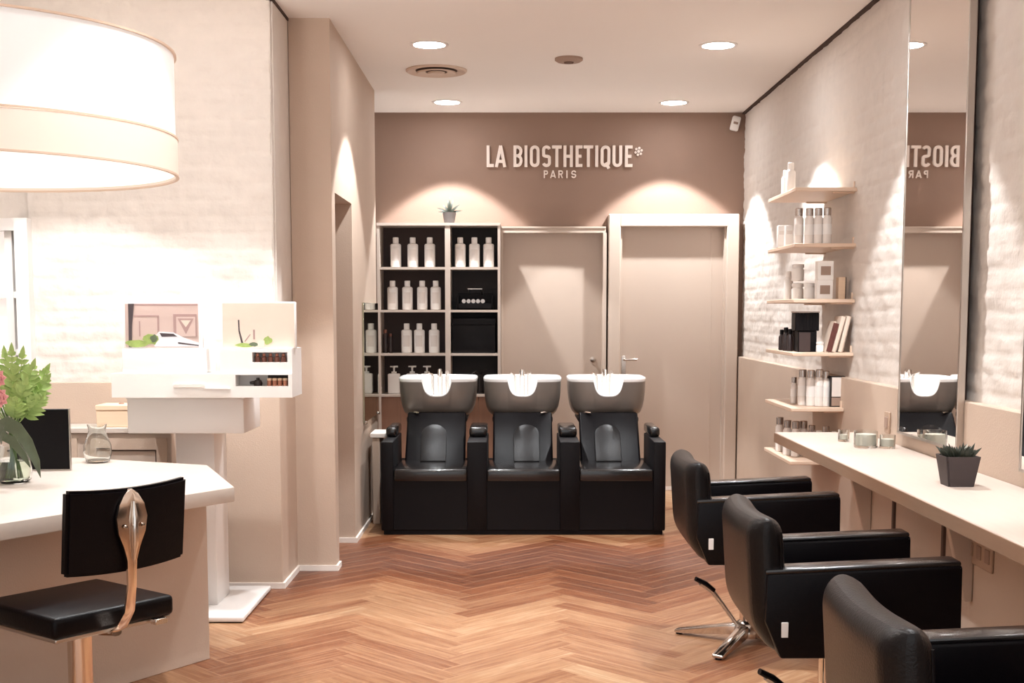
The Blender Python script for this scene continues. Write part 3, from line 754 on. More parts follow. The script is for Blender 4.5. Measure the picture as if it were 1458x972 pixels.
r = dup(PB['box'], (XY(1170.5, 6.75), 6.75, ZS[2] + .10), 'white carton with a brown square, stacked on another on the third wall shelf'); r['group'] = g
g = 'white jars on the third wall shelf'
put('jar', 1133, 6.95, 2, 'white jar on the third wall shelf, lower of the stacked two', 1.15, g)
r = dup(PB['jar'], (XY(1133, 6.95), 6.95, ZS[2] + .1001), 'white jar standing on another jar on the third wall shelf', scale=1.05); r['group'] = g
put('jar', 1150, 6.85, 2, 'white jar on the third wall shelf, beside the cartons', 1.0, g)
put('white', 1120, 7.1, 2, 'white bottle on the third wall shelf, at its outer end', .95, 'white jars on the third wall shelf')
t = thing('tan_carton', 'small tan carton on the third wall shelf, beside the stacked cartons', 'box', (XY(1194, 6.75), 6.75, ZS[2])); mb = MB(); mb.box(-.018, .018, -.03, .03, 0, .115, .002, 1); obj('carton', mb, M['kraft'], t)
mb = MB(); mb.box(.018, .022, -.03, .03, 0, .115); obj('dark_edge', mb, M['darkitem'], t)
# fourth shelf
g = 'small black bottles on the fourth wall shelf'
for k, (px, y, o) in enumerate(((1112, 7.05, 'first'), (1118, 6.95, 'second'), (1124, 6.88, 'third'), (1129, 6.98, 'fourth'))):
    put('dark', px, y, 3, 'small black bottle on the fourth wall shelf, %s from the outer end' % o, (1, 1.12, 1.05, 1.15)[k], g)
t = thing('black_box', 'black ribbed box at the bottom of the pair on the fourth wall shelf', 'box', (XY(1146, 6.78), 6.78, ZS[3]))
mb = MB(); mb.box(-.050, .050, -.04, .04, 0, .112, .003, 1); obj('box', mb, M['blackpanel'], t)
mb = MB(); mb.box(-.044, .016, -.0425, -.0395, .004, .104); obj('front_label', mb, M['darkback'], t)
t = thing('black_box', 'black ribbed box stacked on another on the fourth wall shelf', 'box', (XY(1145, 6.78), 6.78, ZS[3] + .112))
mb = MB(); mb.box(-.064, .064, -.045, .045, 0, .095, .003, 1)
for k in range(7): mb.box(-.055 + k * .017, -.049 + k * .017, -.0475, -.0445, .004, .092)
obj('box', mb, M['blackpanel'], t)
mb = MB(); mb.box(-.066, .066, -.047, .047, .095, .103, .002, 1); obj('lid', mb, M['silver'], t)
put('jar', 1166.5, 6.72, 3, 'small white jar between the black boxes and the magazines', .62)
t = thing('framed_photo', 'dark red photo card leaning on the fourth wall shelf', 'photo card', (XY(1172.5, 6.73), 6.73, ZS[3]))
mb = MB(); mb.xf = Matrix.Rotation(math.radians(14), 4, 'Y'); mb.box(-.004, .006, -.06, .06, 0.001, .168); obj('card', mb, M['paper'], t)
mb = MB(); mb.xf = Matrix.Rotation(math.radians(14), 4, 'Y'); mb.box(-.006, .022, -.064, -.060, 0.006, .160); obj('cover', mb, M['photo_red'], t)
mg = None
for k, (px, ang, lab) in enumerate(((1181, 15, 'pale magazine leaning on the fourth wall shelf, next to the dark red card'), (1190, 13, 'pale magazine leaning on the fourth wall shelf, last before the brick wall'))):
    loc = (XY(px, 6.74), 6.74, ZS[3])
    t = thing('magazine', lab, 'magazine', loc, 0, 'magazines on the fourth wall shelf')
    mb = MB(); mb.xf = Matrix.Rotation(math.radians(ang), 4, 'Y'); mb.box(-.010, .010, -.075, .075, 0.002, .195, .002, 1); obj('pages', mb, M['paper'], t)
    mb = MB(); mb.xf = Matrix.Rotation(math.radians(ang), 4, 'Y'); mb.box(.010, .013, -.076, .076, 0.004, .197); obj('cover', mb, M['paperdark'], t)
# fifth shelf
g = 'tall bottles on the fifth wall shelf'
for k, (px, y, o) in enumerate(((1131, 7.0, 'first'), (1143, 6.86, 'second'), (1155, 6.8, 'third'), (1167, 6.78, 'fourth'), (1176, 6.78, 'fifth'))):
    put('tall', px, y, 4, 'pale bottle on the fifth wall shelf, %s from the outer end' % o, (.75, 1, 1, 1.02, .98)[k], g)
t = thing('display_box', 'dark-framed pale box on the fifth wall shelf near the wall', 'box', (XY(1192, 6.76), 6.76, ZS[4]))
mb = MB(); mb.box(-.040, .040, -.02, .02, 0, .165, .002, 1); obj('frame', mb, M['darkglass'], t)
mb = MB(); mb.box(-.032, .032, -.0225, -.0195, .055, .158); obj('pale_panel', mb, M['greyglass'], t)
mb = MB(); mb.box(-.032, .032, -.0225, -.0195, .006, .05); obj('grey_panel', mb, M['detector'], t)
# lowest shelf
g = 'bottles on the lowest wall shelf'
for k, (px, y, o) in enumerate(((1112, 7.15, 'first'), (1123, 6.95, 'second'), (1135, 6.88, 'third'), (1146, 6.9, 'fourth'))):
    put('tall', px, y, 5, 'pale bottle with silver cap on the lowest wall shelf, %s from the outer end' % o, 1.0, g)
for k, (px, y, o) in enumerate(((1158, 6.86, 'fifth'), (1168, 6.84, 'sixth'), (1178, 6.80, 'seventh'), (1190, 6.78, 'eighth'))):
    put('white' if k % 2 else 'tall', px, y, 5, 'smaller pale bottle on the lowest wall shelf, %s from the outer end' % o, .9, g)

# ------------------------------------------------------------------ styling counter
ct = thing('styling_counter', 'long whitewashed wooden styling counter along the brick wall', 'counter', (1.755, 3.4, 0))
mb = MB(); mb.box(-.435, -.002, -3.4, 2.92, .752, .800, .003, 1); obj('countertop', mb, M['countertop'], ct)
mb = MB(); mb.box(-.439, -.4345, -3.4, 2.92, .750, .797, .001, 1); obj('front_edge', mb, M['counteredge'], ct)
for y in (2.72, 1.35, -.10):
    mb = MB(); mb.prism([(-.16, .752), (-.002, .752), (-.002, .30), (-.03, .30), (-.12, .66), (-.16, .70)], 'y', y - .016, y + .016, .003, 1); obj('bracket', mb, M['doorframe'], ct)
for y in (2.33, 1.66, .75):
    mb = MB(); mb.box(-.012, 0.0, y - .012, y + .012, .03, .745); obj('joint_strip', mb, M['joint'], ct)

L1, L2 = [], []
for k in range(70):
    a = random.random() * 2 * PI; rr = random.random() ** .6 * .04; el = .35 + random.random() * .9
    b0 = (rr * math.cos(a), rr * math.sin(a), -.012); ln = .025 + random.random() * .028
    tp = (b0[0] + ln * math.cos(a) * math.cos(el), b0[1] + ln * math.sin(a) * math.cos(el), b0[2] + .012 + ln * math.sin(el))
    (L2 if (k % 6 == 0 and b0[0] > 0) else L1).append((b0, tp, .013, .05))
spiky('succulent', 'dark spiky succulent in a square black pot on the styling counter', 'plant', (1.548, 4.36, .800), .060, .105, M['pot'], True, [('leaves', M['succ'], L1), ('pale_leaves', M['succlight'], L2)], (0, -.7, .7))

def tumbler(name, lab, x, y, z, r, h, fill, grp):
    t = thing(name, lab, 'candle jar', (x, y, z), 0, grp)
    mb = MB(); mb.lathe([(0, 0), (r * .95, 0), (r, .006), (r, h), (r - .004, h), (r - .005, .010), (0, .010)], seg=28); obj('glass', mb, M['glass'], t)
    mb = MB(); mb.lathe([(0, .011), (r - .007, .011), (r - .007, h * fill), (0, h * fill)], seg=24); obj('wax', mb, M['greenglass'], t)
    return t
tumbler('candle_jar', 'wide glass candle jar with pale green wax on the counter by the mirror', 1.575, 5.60, .80, .052, .075, .8, 'candle jars on the counter')
tumbler('candle_jar', 'small glass candle jar beside the wide one, towards the wall shelves', 1.545, 5.86, .80, .026, .055, .6, 'candle jars on the counter')
tumbler('candle_jar', 'glass candle jar tucked behind the wide one, closer to the mirror', 1.66, 5.56, .80, .034, .06, .7, 'candle jars on the counter')

def socket_plate(name, lab, y, z, n, w, hh):
    t = thing(name, lab, 'socket', (1.755, y, z))
    mb = MB(); mb.box(-.010, 0, -w / 2, w / 2, -hh / 2, hh / 2, .003, 1); obj('plate', mb, M['socket'], t)
    for k in range(n):
        yy = (k - (n - 1) / 2) * w / n
        mb = MB(); mb.box(-.014, -.009, yy - .022, yy + .022, -.026, .026, .002, 1); obj('insert', mb, M['detector'], t)
socket_plate('wall_socket', 'brown upright wall socket on the dado beside the mirror', 5.87, .888, 1, .075, .10)
socket_plate('power_strip', 'taupe multi-socket plate on the dado under the styling counter', 4.66, .505, 3, .25, .11)

# wall mirrors
def wall_mirror(lab, yc):
    t = thing('wall_mirror', lab, 'mirror', (1.80, yc, 0), 0, 'tall mirrors on the brick wall')
    mb = MB(); mb.box(-.071, -.060, -.37, .37, .868, 2.82); obj('mirror_glass', mb, M['mirror'], t)
    mb = MB()
    mb.box(-.074, -.045, -.378, -.366, .860, 2.83, .002, 1); mb.box(-.074, -.045, .366, .378, .860, 2.83, .002, 1); mb.box(-.074, -.045, -.37, .37, .860, .870); mb.box(-.074, -.045, -.37, .37, 2.82, 2.83)
    obj('frame', mb, M['steel'], t)
    mb = MB(); mb.box(-.060, -.012, -.30, .30, 1.02, 2.7); obj('backing', mb, M['gap'], t)
wall_mirror('tall frameless mirror on the brick wall reflecting the lettering and door', 5.265)
wall_mirror('tall mirror on the brick wall nearer the entrance, only its edge in view', 3.90)

# ------------------------------------------------------------------ styling chairs
def make_chair(lab, loc, rz):
    t = thing('styling_chair', lab, 'salon chair', loc, rz, 'black styling chairs at the counter')
    prof = [(-.262, .500), (-.258, .642), (.305, .668), (.310, .660), (.312, .392), (-.215, .390)]
    for s in (-1, 1):
        mb = MB(); y0, y1 = (.195, .285) if s > 0 else (-.285, -.195)
        mb.prism(prof, 'y', y0, y1, .008, 2); obj('arm_panel', mb, M['leather'], t)
        mb = MB(); mb.prism([(-.262, .640), (-.262, .654), (.300, .680), (.306, .676), (.306, .666)], 'y', y0 + .002, y1 - .002, .005, 2); obj('arm_top', mb, M['leathershine'], t)
    mb = MB(); mb.box(-.22, .30, -.195, .195, .392, .44, .006, 1); obj('seat_frame', mb, M['blackpanel'], t)
    mb = MB(); mb.box(-.20, .31, -.193, .193, .435, .50, .022, 3); obj('seat_cushion', mb, M['leather'], t)
    # padded back, dished towards the sitter
    NU, NV = 14, 10
    def backfn(u, v, off):
        w = .545; y = (u - .5) * w; k = v
        z = .392 + .408 * k - .005 * math.cos((u - .5) * 2 * PI) * k * .6
        x = -.232 - .022 * k - .016 * math.cos((u - .5) * PI) * k + .060 * max(0, 1 - k / .26) ** 1.5
        edge = min(1, min(u, 1 - u) / .10 + .35); tedge = min(1, (1 - v) / .12 + .35)
        return Vector((x + off * .055 * edge * tedge ** .5, y, z))
    b = bmesh.new()
    F = [[b.verts.new(backfn(i / NU, j / NV, 1)) for j in range(NV + 1)] for i in range(NU + 1)]
    B = [[b.verts.new(backfn(i / NU, j / NV, -1)) for j in range(NV + 1)] for i in range(NU + 1)]
    for i in range(NU):
        for j in range(NV):
            b.faces.new((F[i][j], F[i + 1][j], F[i + 1][j + 1], F[i][j + 1])); b.faces.new((B[i][j + 1], B[i + 1][j + 1], B[i + 1][j], B[i][j]))
        b.faces.new((F[i][NV], F[i + 1][NV], B[i + 1][NV], B[i][NV])); b.faces.new((F[i + 1][0], F[i][0], B[i][0], B[i + 1][0]))
    for j in range(NV):
        b.faces.new((F[0][j + 1], F[0][j], B[0][j], B[0][j + 1])) if False else b.faces.new((F[0][j], F[0][j + 1], B[0][j + 1], B[0][j]))
        b.faces.new((F[NU][j + 1], F[NU][j], B[NU][j], B[NU][j + 1]))
    bmesh.ops.recalc_face_normals(b, faces=b.faces[:])
    mb = MB(); mb._merge(b); bo = obj('backrest', mb, M['leathergrey'], t, subsurf=2)
    for s in (-1, 1):
        mb = MB()
        pts = [(backfn(.5 + s * .475, v, 1) + Vector((.004, 0, 0))) for v in [k / 10 for k in range(2, 10)]]
        mb.tube(pts, .0035, 6)
        obj('piping', mb, M['leather'], bo)
    mb = MB(); mb.box(-.215, -.195, -.2885, -.2845, .455, .500, .001, 1); obj('care_tag', mb, M['white'], t, label='small white tag')
    mb = MB(); mb.lathe([(.07, .392), (.07, .37), (.034, .36), (.034, .10), (.05, .085), (.058, .05), (.058, .03), (0, .03)], seg=24); obj('column', mb, M['chrome'], t)
    for k in range(4):
        a = math.radians(150 + 88 * k); c, s = math.cos(a), math.sin(a)
        mb = MB(); mb.xf = Matrix.Rotation(a, 4, 'Z')
        mb.prism([(.03, .085), (.03, .035), (.28, .008), (.325, .008), (.325, .022)], 'y', -.025, .025, .006, 2)
        lg = obj('leg', mb, M['chrome'], t)
        mb = MB(); mb.lathe([(0, 0), (.014, 0), (.014, .009), (0, .010)], (.31 * c, .31 * s, 0), 12); obj('foot', mb, M['blackpanel'], lg)
    mb = MB(); mb.tube([(.02, -.03, .06), (-.06, -.05, .10), (-.11, -.055, .17), (-.16, -.06, .235), (-.21, -.062, .272)], [.013, .013, .014, .017, .019], 10, 0.6); obj('pump_lever', mb, M['steel'], t)
    mb = MB(); mb.tube([(-.155, -.06, .240), (-.19, -.062, .268), (-.232, -.064, .290)], [.021, .023, .019], 10, 0.5); obj('pedal_grip', mb, M['leather'], t)
    return t
chair = make_chair('black leather styling chair furthest down the counter, beside the shampoo station', (1.0, 5.27, 0), 0.0)
dup(chair, (1.0, 3.90, 0), 'black leather styling chair in the middle of three along the counter', 0.0)
dup(chair, (1.015, 2.61, 0), 'black leather styling chair cut off by the lower corner of the photo', 0.0)

# ------------------------------------------------------------------ reception side
dk = thing('reception_desk', 'cream-topped reception desk with angled end and taupe front', 'desk', (-1.6, 4.5, 0))
poly = [(-1.036, 4.679), (-1.30, 5.36), (-1.46, 5.43), (-1.95, 5.64), (-3.0, 5.72), (-3.2, 2.6), (-2.45, 2.55)]
mb = MB(); mb.prism([(x + 1.6, y - 4.5) for x, y in poly][::-1], 'z', .695, .750, .004, 2); obj('desktop', mb, M['desktop'], dk)
e = Vector((-1.225, 5.02)); d = Vector((-.545, -.819)).normalized(); nrm = Vector((-d.y, d.x))
nrm = Vector((-.83, .557))
q0 = e; q1 = e + d * 2.2
pl = [(q0.x, q0.y), (q1.x, q1.y), (q1.x + nrm.x * .04, q1.y + nrm.y * .04), (q0.x + nrm.x * .04, q0.y + nrm.y * .04)]
mb = MB(); mb.prism([(x + 1.6, y - 4.5) for x, y in pl], 'z', 0, .695, .002, 1); obj('front_panel', mb, M['taupe'], dk)
pe = e + nrm * .04
pl = [(e.x - .022, e.y + .03), (e.x - .06, e.y + .05), (-1.60, 5.36), (-1.56, 5.40)]
mb = MB(); mb.prism([(x + 1.6, y - 4.5) for x, y in pl], 'z', 0, .695, .002, 1); obj('side_panel', mb, M['taupe'], dk)

# swivel stool
st_c = Vector((-1.375, 3.94, 0)); st_rot = math.atan2(3.961 - 3.621, -1.105 + 1.371)   # along the back edge
st = thing('swivel_stool', 'black swivel stool with a chrome spoon-shaped back bracket at the reception desk', 'stool', (st_c.x, st_c.y, 0), st_rot)
# local +x runs along the back's width, local -y points to the back rest
mb = MB(); mb.box(-.215, .215, -.205, .215, .435, .50, .016, 3); obj('seat', mb, M['leather'], st)
mb = MB(); mb.box(-.205, .205, -.195, .205, .422, .436, .003, 1); obj('seat_pan', mb, M['steel'], st)
def sb(u, v):
    return None
b = bmesh.new(); NU, NV = 12, 6
def bk(u, v, o):
    x = (u - .5) * .42; z = .632 + v * .255
    bow = .020 * (1 - ((u - .5) * 2) ** 2)
    return Vector((x, -.250 - bow - .05 * v * .5 + o * .017, z - .010 * bow / .02))
F = [[b.verts.new(bk(i / NU, j / NV, 1)) for j in range(NV + 1)] for i in range(NU + 1)]; B = [[b.verts.new(bk(i / NU, j / NV, -1)) for j in range(NV + 1)] for i in range(NU + 1)]
for i in range(NU):
    for j in range(NV):
        b.faces.new((F[i][j], F[i + 1][j], F[i + 1][j + 1], F[i][j + 1])); b.faces.new((B[i][j + 1], B[i + 1][j + 1], B[i + 1][j], B[i][j]))
    b.faces.new((F[i][NV], F[i + 1][NV], B[i + 1][NV], B[i][NV])); b.faces.new((F[i + 1][0], F[i][0], B[i][0], B[i + 1][0]))
for j in range(NV):
    b.faces.new((F[0][j], F[0][j + 1], B[0][j + 1], B[0][j])); b.faces.new((F[NU][j + 1], F[NU][j], B[NU][j], B[NU][j + 1]))
bmesh.ops.recalc_face_normals(b, faces=b.faces[:])
bmesh.ops.bevel(b, geom=[ed for ed in b.edges if len(ed.link_faces) == 2 and ed.calc_face_angle(0) > 1.0], offset=.009, segments=2, affect='EDGES')
mb = MB(); mb._merge(b); obj('backrest', mb, M['leather'], st)
# spoon bracket: handle from under the seat, leaf-shaped plate on the back
prof = [(.425, -.215, .020), (.44, -.245, .021), (.50, -.292, .0175), (.58, -.309, .0145), (.66, -.312, .0165), (.70, -.314, .028), (.745, -.316, .047), (.79, -.318, .053), (.83, -.318, .043), (.86, -.316, .024), (.876, -.314, .004)]
t = bmesh.new(); rows = []
for z, y, w in prof:
    rows.append([t.verts.new((-.014 + xx * w, y - .006 * (1 - xx * xx) , z)) for xx in (-1, -.5, 0, .5, 1)] + [t.verts.new((-.014 + xx * w, y + .008, z)) for xx in (1, .5, 0, -.5, -1)])
for A, Bq in zip(rows, rows[1:]):
    for k in range(10): t.faces.new((A[k], A[(k + 1) % 10], Bq[(k + 1) % 10], Bq[k]))
t.faces.new(rows[0][::-1]); t.faces.new(rows[-1])
bmesh.ops.recalc_face_normals(t, faces=t.faces[:])
mb = MB(); mb._merge(t)
br = obj('back_bracket', mb, M['warmsteel'], st)
mb = MB(); mb.tube([(-.014, -.3205, .66), (-.014, -.330, .72), (-.014, -.332, .79), (-.014, -.328, .84)], [.004, .010, .010, .003], 10); obj('bracket_rib', mb, M['chrome'], br)
for xx in (-.044, .016):
    mb = MB(); mb.xf = Matrix.Translation((xx, -.326, .765)) @ Matrix.Rotation(PI / 2, 4, 'X'); mb.lathe([(0, 0), (.007, 0), (.005, .005), (0, .006)], seg=10); obj('bracket_screw', mb, M['chrome'], br)
mb = MB(); mb.tube([(-.014, -.02, .415), (-.014, -.14, .412), (-.014, -.222, .424)], [.016, .016, .018], 10, 0.6); obj('bracket_arm', mb, M['warmsteel'], st)
mb = MB(); mb.lathe([(.085, .422), (.085, .41), (.038, .395), (.038, .06), (.06, .035), (.20, .018), (.215, .010), (.215, 0), (0, 0)], seg=36); obj('pedestal', mb, M['warmsteel'], st)
mb = MB(); mb.box(.12, .165, -.235, -.205, .422, .440, .002, 1); obj('adjuster_tab', mb, M['chrome'], st)

# pendant lamp
lx, ly = -1.66, 3.9
pl = thing('pendant_lamp', 'large white drum pendant lamp with a beige band over the reception desk', 'lamp', (lx, ly, 0))
R = .620
mb = MB(); mb.lathe([(R - .006, 1.942), (R, 1.942), (R, 2.192), (R - .006, 2.192), (R - .006, 1.942)], seg=72); obj('upper_shade', mb, M['shade'], pl)
mb = MB(); mb.lathe([(R - .002, 1.826), (R + .006, 1.826), (R + .006, 1.934), (R - .002, 1.934), (R - .002, 1.826)], seg=72); obj('lower_band', mb, M['shadeband'], pl)
mb = MB()
for z in (1.823, 1.938, 2.194): mb.lathe([(R - .002, z - .003), (R + .008, z - .003), (R + .008, z + .003), (R - .002, z + .003), (R - .002, z - .003)], seg=72)
obj('seam_ring', mb, M['shelfwood'], pl)
mb = MB(); mb.lathe([(0, 1.834), (R - .003, 1.834), (R - .003, 1.842), (0, 1.842)], seg=72); obj('diffuser', mb, M['shadediff'], pl)
mb = MB(); mb.tube([(0, 0, 2.10), (0, 0, CEIL - .02)], .006, 8); obj('cord', mb, M['white'], pl)
mb = MB(); mb.lathe([(0, CEIL), (.06, CEIL), (.06, CEIL - .025), (0, CEIL - .03)], seg=24); obj('canopy', mb, M['white'], pl)
mb = MB(); mb.tube([(-R + .003, 0, 2.10), (R - .003, 0, 2.10)], .005, 8); mb.tube([(0, -R + .003, 2.10), (0, R - .003, 2.10)], .005, 8); obj('spider', mb, M['steel'], pl)
ld = bpy.data.lights.new('lamp_bulb', 'POINT'); ld.energy = 60; ld.color = (1, .93, .87); ld.shadow_soft_size = .12
lo = bpy.data.objects.new('lamp_bulb', ld); COL.objects.link(lo); lo.parent = pl; lo.location = (0, 0, 2.02)

# tablet display
t = thing('tablet_display', 'black upright display panel on the reception desk beside the flowers', 'display', (-1.930, 5.17, .75), math.radians(4))
mb = MB(); mb.box(-.110, .110, -.008, .008, .004, .254, .003, 1); obj('panel', mb, M['blackpanel'], t)
mb = MB(); mb.box(-.112, .112, -.010, -.006, .0, .006); mb.box(.1095, .1125, -.010, .010, 0, .255); obj('edge_strip', mb, M['steel'], t)
mb = MB(); mb.prism([(.008, 0), (.10, 0), (.10, .008), (.02, .16), (.008, .16)], 'x', -.04, .04); obj('stand', mb, M['blackpanel'], t)

# glass carafe
t = thing('glass_carafe', 'clear rounded glass carafe on the far edge of the reception desk', 'carafe', (-1.80, 5.46, .75))
mb = MB(); mb.lathe([(0, 0), (.040, 0), (.050, .006), (.060, .04), (.058, .075), (.042, .115), (.036, .14), (.042, .165), (.039, .165), (.033, .14), (.039, .115), (.055, .075), (.057, .04), (.046, .010), (0, .010)], seg=32); obj('glass', mb, M['glass'], t)

# vase and bouquet
vx, vy = -1.905, 4.80
t = thing('glass_vase', 'round clear glass vase holding the bouquet on the reception desk', 'vase', (vx, vy, .75))
mb = MB(); mb.lathe([(0, 0), (.048, 0), (.062, .012), (.068, .05), (.060, .10), (.050, .145), (.046, .145), (.056, .10), (.064, .05), (.058, .016), (0, .014)], seg=36); obj('glass', mb, M['glass'], t)
mb = MB(); mb.lathe([(0, .0145), (.057, .0165), (.063, .05), (.058, .085), (0, .085)], seg=28); obj('water', mb, M['water'], t)
bq = thing('bouquet', 'bouquet of pale green foliage and pink flowers standing in the glass vase', 'bouquet', (vx, vy, .77))
mb = MB()
for k in range(9):
    a = k * 2.4; mb.tube([(.022 * math.cos(a), .022 * math.sin(a), .0), (.012 * math.cos(a + 2), .012 * math.sin(a + 2), .15), (.05 * math.cos(a), .05 * math.sin(a), .30)], .0035, 6)
obj('stems', mb, M['stem'], bq)
mb = MB()
def frond(base, tip, n, ll, w):
    b = Vector(base); d = Vector(tip) - b; side = d.cross(Vector((0, 1, .3))).normalized(); dn = d.normalized()
    mb.tube([b, b + d * .5, b + d], .0022, 5)
    for k in range(n):
        s = .25 + .75 * k / (n - 1); p = b + d * s
        L0 = ll * math.sin(PI * (.25 + .65 * s))
        for q in (-1, 1):
            v = (side * q + dn * .75 + Vector((0, random.uniform(-.5, .5), random.uniform(-.15, .15)))).normalized() * L0
            mb.leaf(p, p + v, w, up=(random.uniform(-.3, .3), -1, .3), sag=random.uniform(-.1, .15), n=4)
    mb.leaf(b + d * .97, b + d * 1.2, w, up=(0, -1, .2), n=4)
for (tx, ty, tz) in ((.055, -.02, .46), (.10, -.04, .42), (.135, 0.0, .37), (.02, -.03, .47), (-.03, .03, .46), (.115, .05, .40), (.08, -.06, .36), (.04, .06, .40), (-.08, 0, .44), (.13, -.04, .31), (-.13, .02, .38), (-.1, -.05, .33), (.05, -.08, .30)):
    frond((tx * .25, ty * .25, .17 + tz * .14), (tx, ty, tz), 8, .062, .020)
obj('foliage', mb, M['leaflight'], bq)
mb = MB()
def strap(pts, w):
    P = [Vector(p) for p in pts]; t = bmesh.new(); rows = []
    n = len(P)
    for i, p in enumerate(P):
        s = i / (n - 1); T = (P[min(i + 1, n - 1)] - P[max(i - 1, 0)]).normalized(); sd = T.cross(Vector((0, -1, .15))).normalized(); nn = sd.cross(T)
        ww = w * (math.sin(PI * (.18 + .82 * s)) ** .7) * .5 + .0006
        rows.append([t.verts.new(p - sd * ww + nn * .003), t.verts.new(p), t.verts.new(p + sd * ww + nn * .003), t.verts.new(p + sd * ww + nn * .0045), t.verts.new(p + nn * .0018), t.verts.new(p - sd * ww + nn * .0045)])
    for A, Bq in zip(rows, rows[1:]):
        for k in range(6): t.faces.new((A[k], A[(k + 1) % 6], Bq[(k + 1) % 6], Bq[k]))
    bmesh.ops.recalc_face_normals(t, faces=t.faces[:]); mb._merge(t)
strap([(-.03, -.02, .16), (-.02, -.05, .205), (.005, -.07, .215), (.050, -.085, .195), (.092, -.095, .145), (.125, -.10, .075), (.140, -.10, .012)], .052)
strap([(-.035, -.03, .14), (-.01, -.065, .165), (.035, -.09, .150), (.08, -.10, .095), (.105, -.105, .05)], .034)
strap([(-.03, .0, .16), (-.08, -.03, .21), (-.13, -.05, .18), (-.17, -.05, .09)], .045)
obj('strap_leaves', mb, M['leafdark'], bq, label='long dark green drooping leaves')
for (fx, fy, fz, fr) in ((-.004, -.11, .385, .040), (.004, -.115, .315, .040), (-.12, -.06, .30, .035)):
    mb = MB(); c0 = Vector((fx, fy, fz)); mb.ball(c0, fr * .45, 2)
    for ring, cnt, rr, el in ((0, 5, .55, 60), (1, 7, .85, 35), (2, 9, 1.0, 5)):
        for k in range(cnt):
            a = 2 * PI * k / cnt + ring * .4; e2 = math.radians(el)
            dv = Vector((math.cos(a) * math.cos(e2), -math.sin(e2) * .9 - .1, math.sin(a) * math.cos(e2))); mb.leaf(c0 + dv * fr * .15, c0 + dv * fr * rr + Vector((0, -.008, 0)), fr * 1.1, up=(dv.x * .2, -1, dv.z * .2), sag=.2, n=5, fold=.4)
    obj('flower', mb, M['pink'], bq, label='pink flower')

# sideboard behind the desk and a wooden box on it
t = thing('sideboard', 'low pale panelled sideboard against the white brick wall', 'sideboard', (-2.05, 6.26, 0))
mb = MB(); mb.box(-.50, .395, -.15, .07, 0, .815, .003, 1); obj('carcass', mb, M['doorframe'], t)
mb = MB(); mb.box(-.51, .40, -.17, .07, .815, .842, .003, 1); obj('top', mb, M['desktop'], t)
for x0, x1 in ((-.49, -.06), (-.02, .375)):
    mb = MB()
    mb.box(x0, x1, -.165, -.15, .735, .79); mb.box(x0, x1, -.165, -.15, .08, .13); mb.box(x0, x0 + .05, -.165, -.15, .13, .735); mb.box(x1 - .05, x1, -.165, -.15, .13, .735)
    d_ = obj('door', mb, M['taupe'], t)
    mb = MB(); mb.box(x0 + .05, x1 - .05, -.155, -.148, .13, .735); obj('inset_panel', mb, M['doorframe'], d_)
    mb = MB(); mb.box(x0 + .05, x1 - .05, -.1575, -.154, .727, .735); mb.box(x1 - .058, x1 - .05, -.1575, -.154, .13, .735); obj('frame_shade', mb, M['joint'], d_)  # dark strips paint the shade inside the door's raised frame
t = thing('wooden_box', 'small pale wooden box on top of the sideboard', 'box', (-1.92, 6.20, .842))
mb = MB(); mb.box(-.10, .10, -.08, .08, 0, .082, .003, 1); obj('box', mb, M['kraft'], t)
mb = MB(); mb.box(-.103, .103, -.083, .083, .082, .108, .003, 1); obj('lid', mb, M['kraft'], t)
mb = MB(); mb.lathe([(0, .108), (.014, .108), (.010, .114), (0, .115)], seg=14); obj('lid_button', mb, M['brownwood'], t)

# ------------------------------------------------------------------ make-up display stand
ds = thing('display_stand', 'white make-up display stand with trays and two picture panels by the pillar', 'display stand', (-1.47, 5.9, 0))
def D(x0, x1, y0, y1, z0, z1, m_, name, bev=.004, lab=None):
    mb = MB(); mb.box(x0 + 1.47, x1 + 1.47, y0 - 5.9, y1 - 5.9, z0, z1, bev, 2); return obj(name, mb, m_, ds, label=lab)
D(-1.59, -1.215, 5.605, 6.27, .006, .028, M['white'], 'base_plate')
D(-1.58, -1.225, 5.62, 6.26, 0, .006, M['blackpanel'], 'base_gasket', 0)
D(-1.565, -1.385, 5.85, 6.10, .028, .85, M['white'], 'column')
D(-1.74, -1.213, 5.70, 6.07, .852, 1.010, M['white'], 'cabinet')
D(-1.745, -1.208, 5.695, 6.075, 1.010, 1.022, M['white'], 'cabinet_top', .002)
def holed(name, x0, x1, z0, z1, y0, y1, hx0, hx1, hz0, hz1, hy):
    mb = MB()
    for a, b_, c, d_ in ((x0, hx0, z0, z1), (hx1, x1, z0, z1), (hx0, hx1, z0, hz0), (hx0, hx1, hz1, z1)): mb.box(a + 1.47, b_ + 1.47, y0 - 5.9, hy - 5.9, c, d_)
    mb.box(x0 + 1.47, x1 + 1.47, hy - 5.9, y1 - 5.9, z0, z1)
    o = obj(name, mb, M['white'], ds, smooth=False)
    return o
lt = holed('lower_tray', -1.776, -.975, 1.022, 1.128, 5.60, 5.86, -1.226, -.992, 1.072, 1.122, 5.70)
mb = MB(); mb.box(-1.10 + 1.47, -.993 + 1.47, 5.695 - 5.9, 5.699 - 5.9, 1.073, 1.121); obj('recess_back', mb, M['darkback'], lt)
mb = MB(); mb.box(-1.50 + 1.47, -1.36 + 1.47, 5.592 - 5.9, 5.600 - 5.9, 1.066, 1.084, .002, 1); mb.box(-1.37 + 1.47, -1.25 + 1.47, 5.590 - 5.9, 5.60 - 5.9, 1.060, 1.064); obj('drawer_pull', mb, M['greyglass'], lt)
D(-1.735, -1.37, 5.63, 5.86, 1.128, 1.238, M['white'], 'upper_tray')
ut = holed('upper_tray', -1.295, -.975, 1.128, 1.238, 5.61, 5.86, -1.152, -.996, 1.178, 1.222, 5.70)
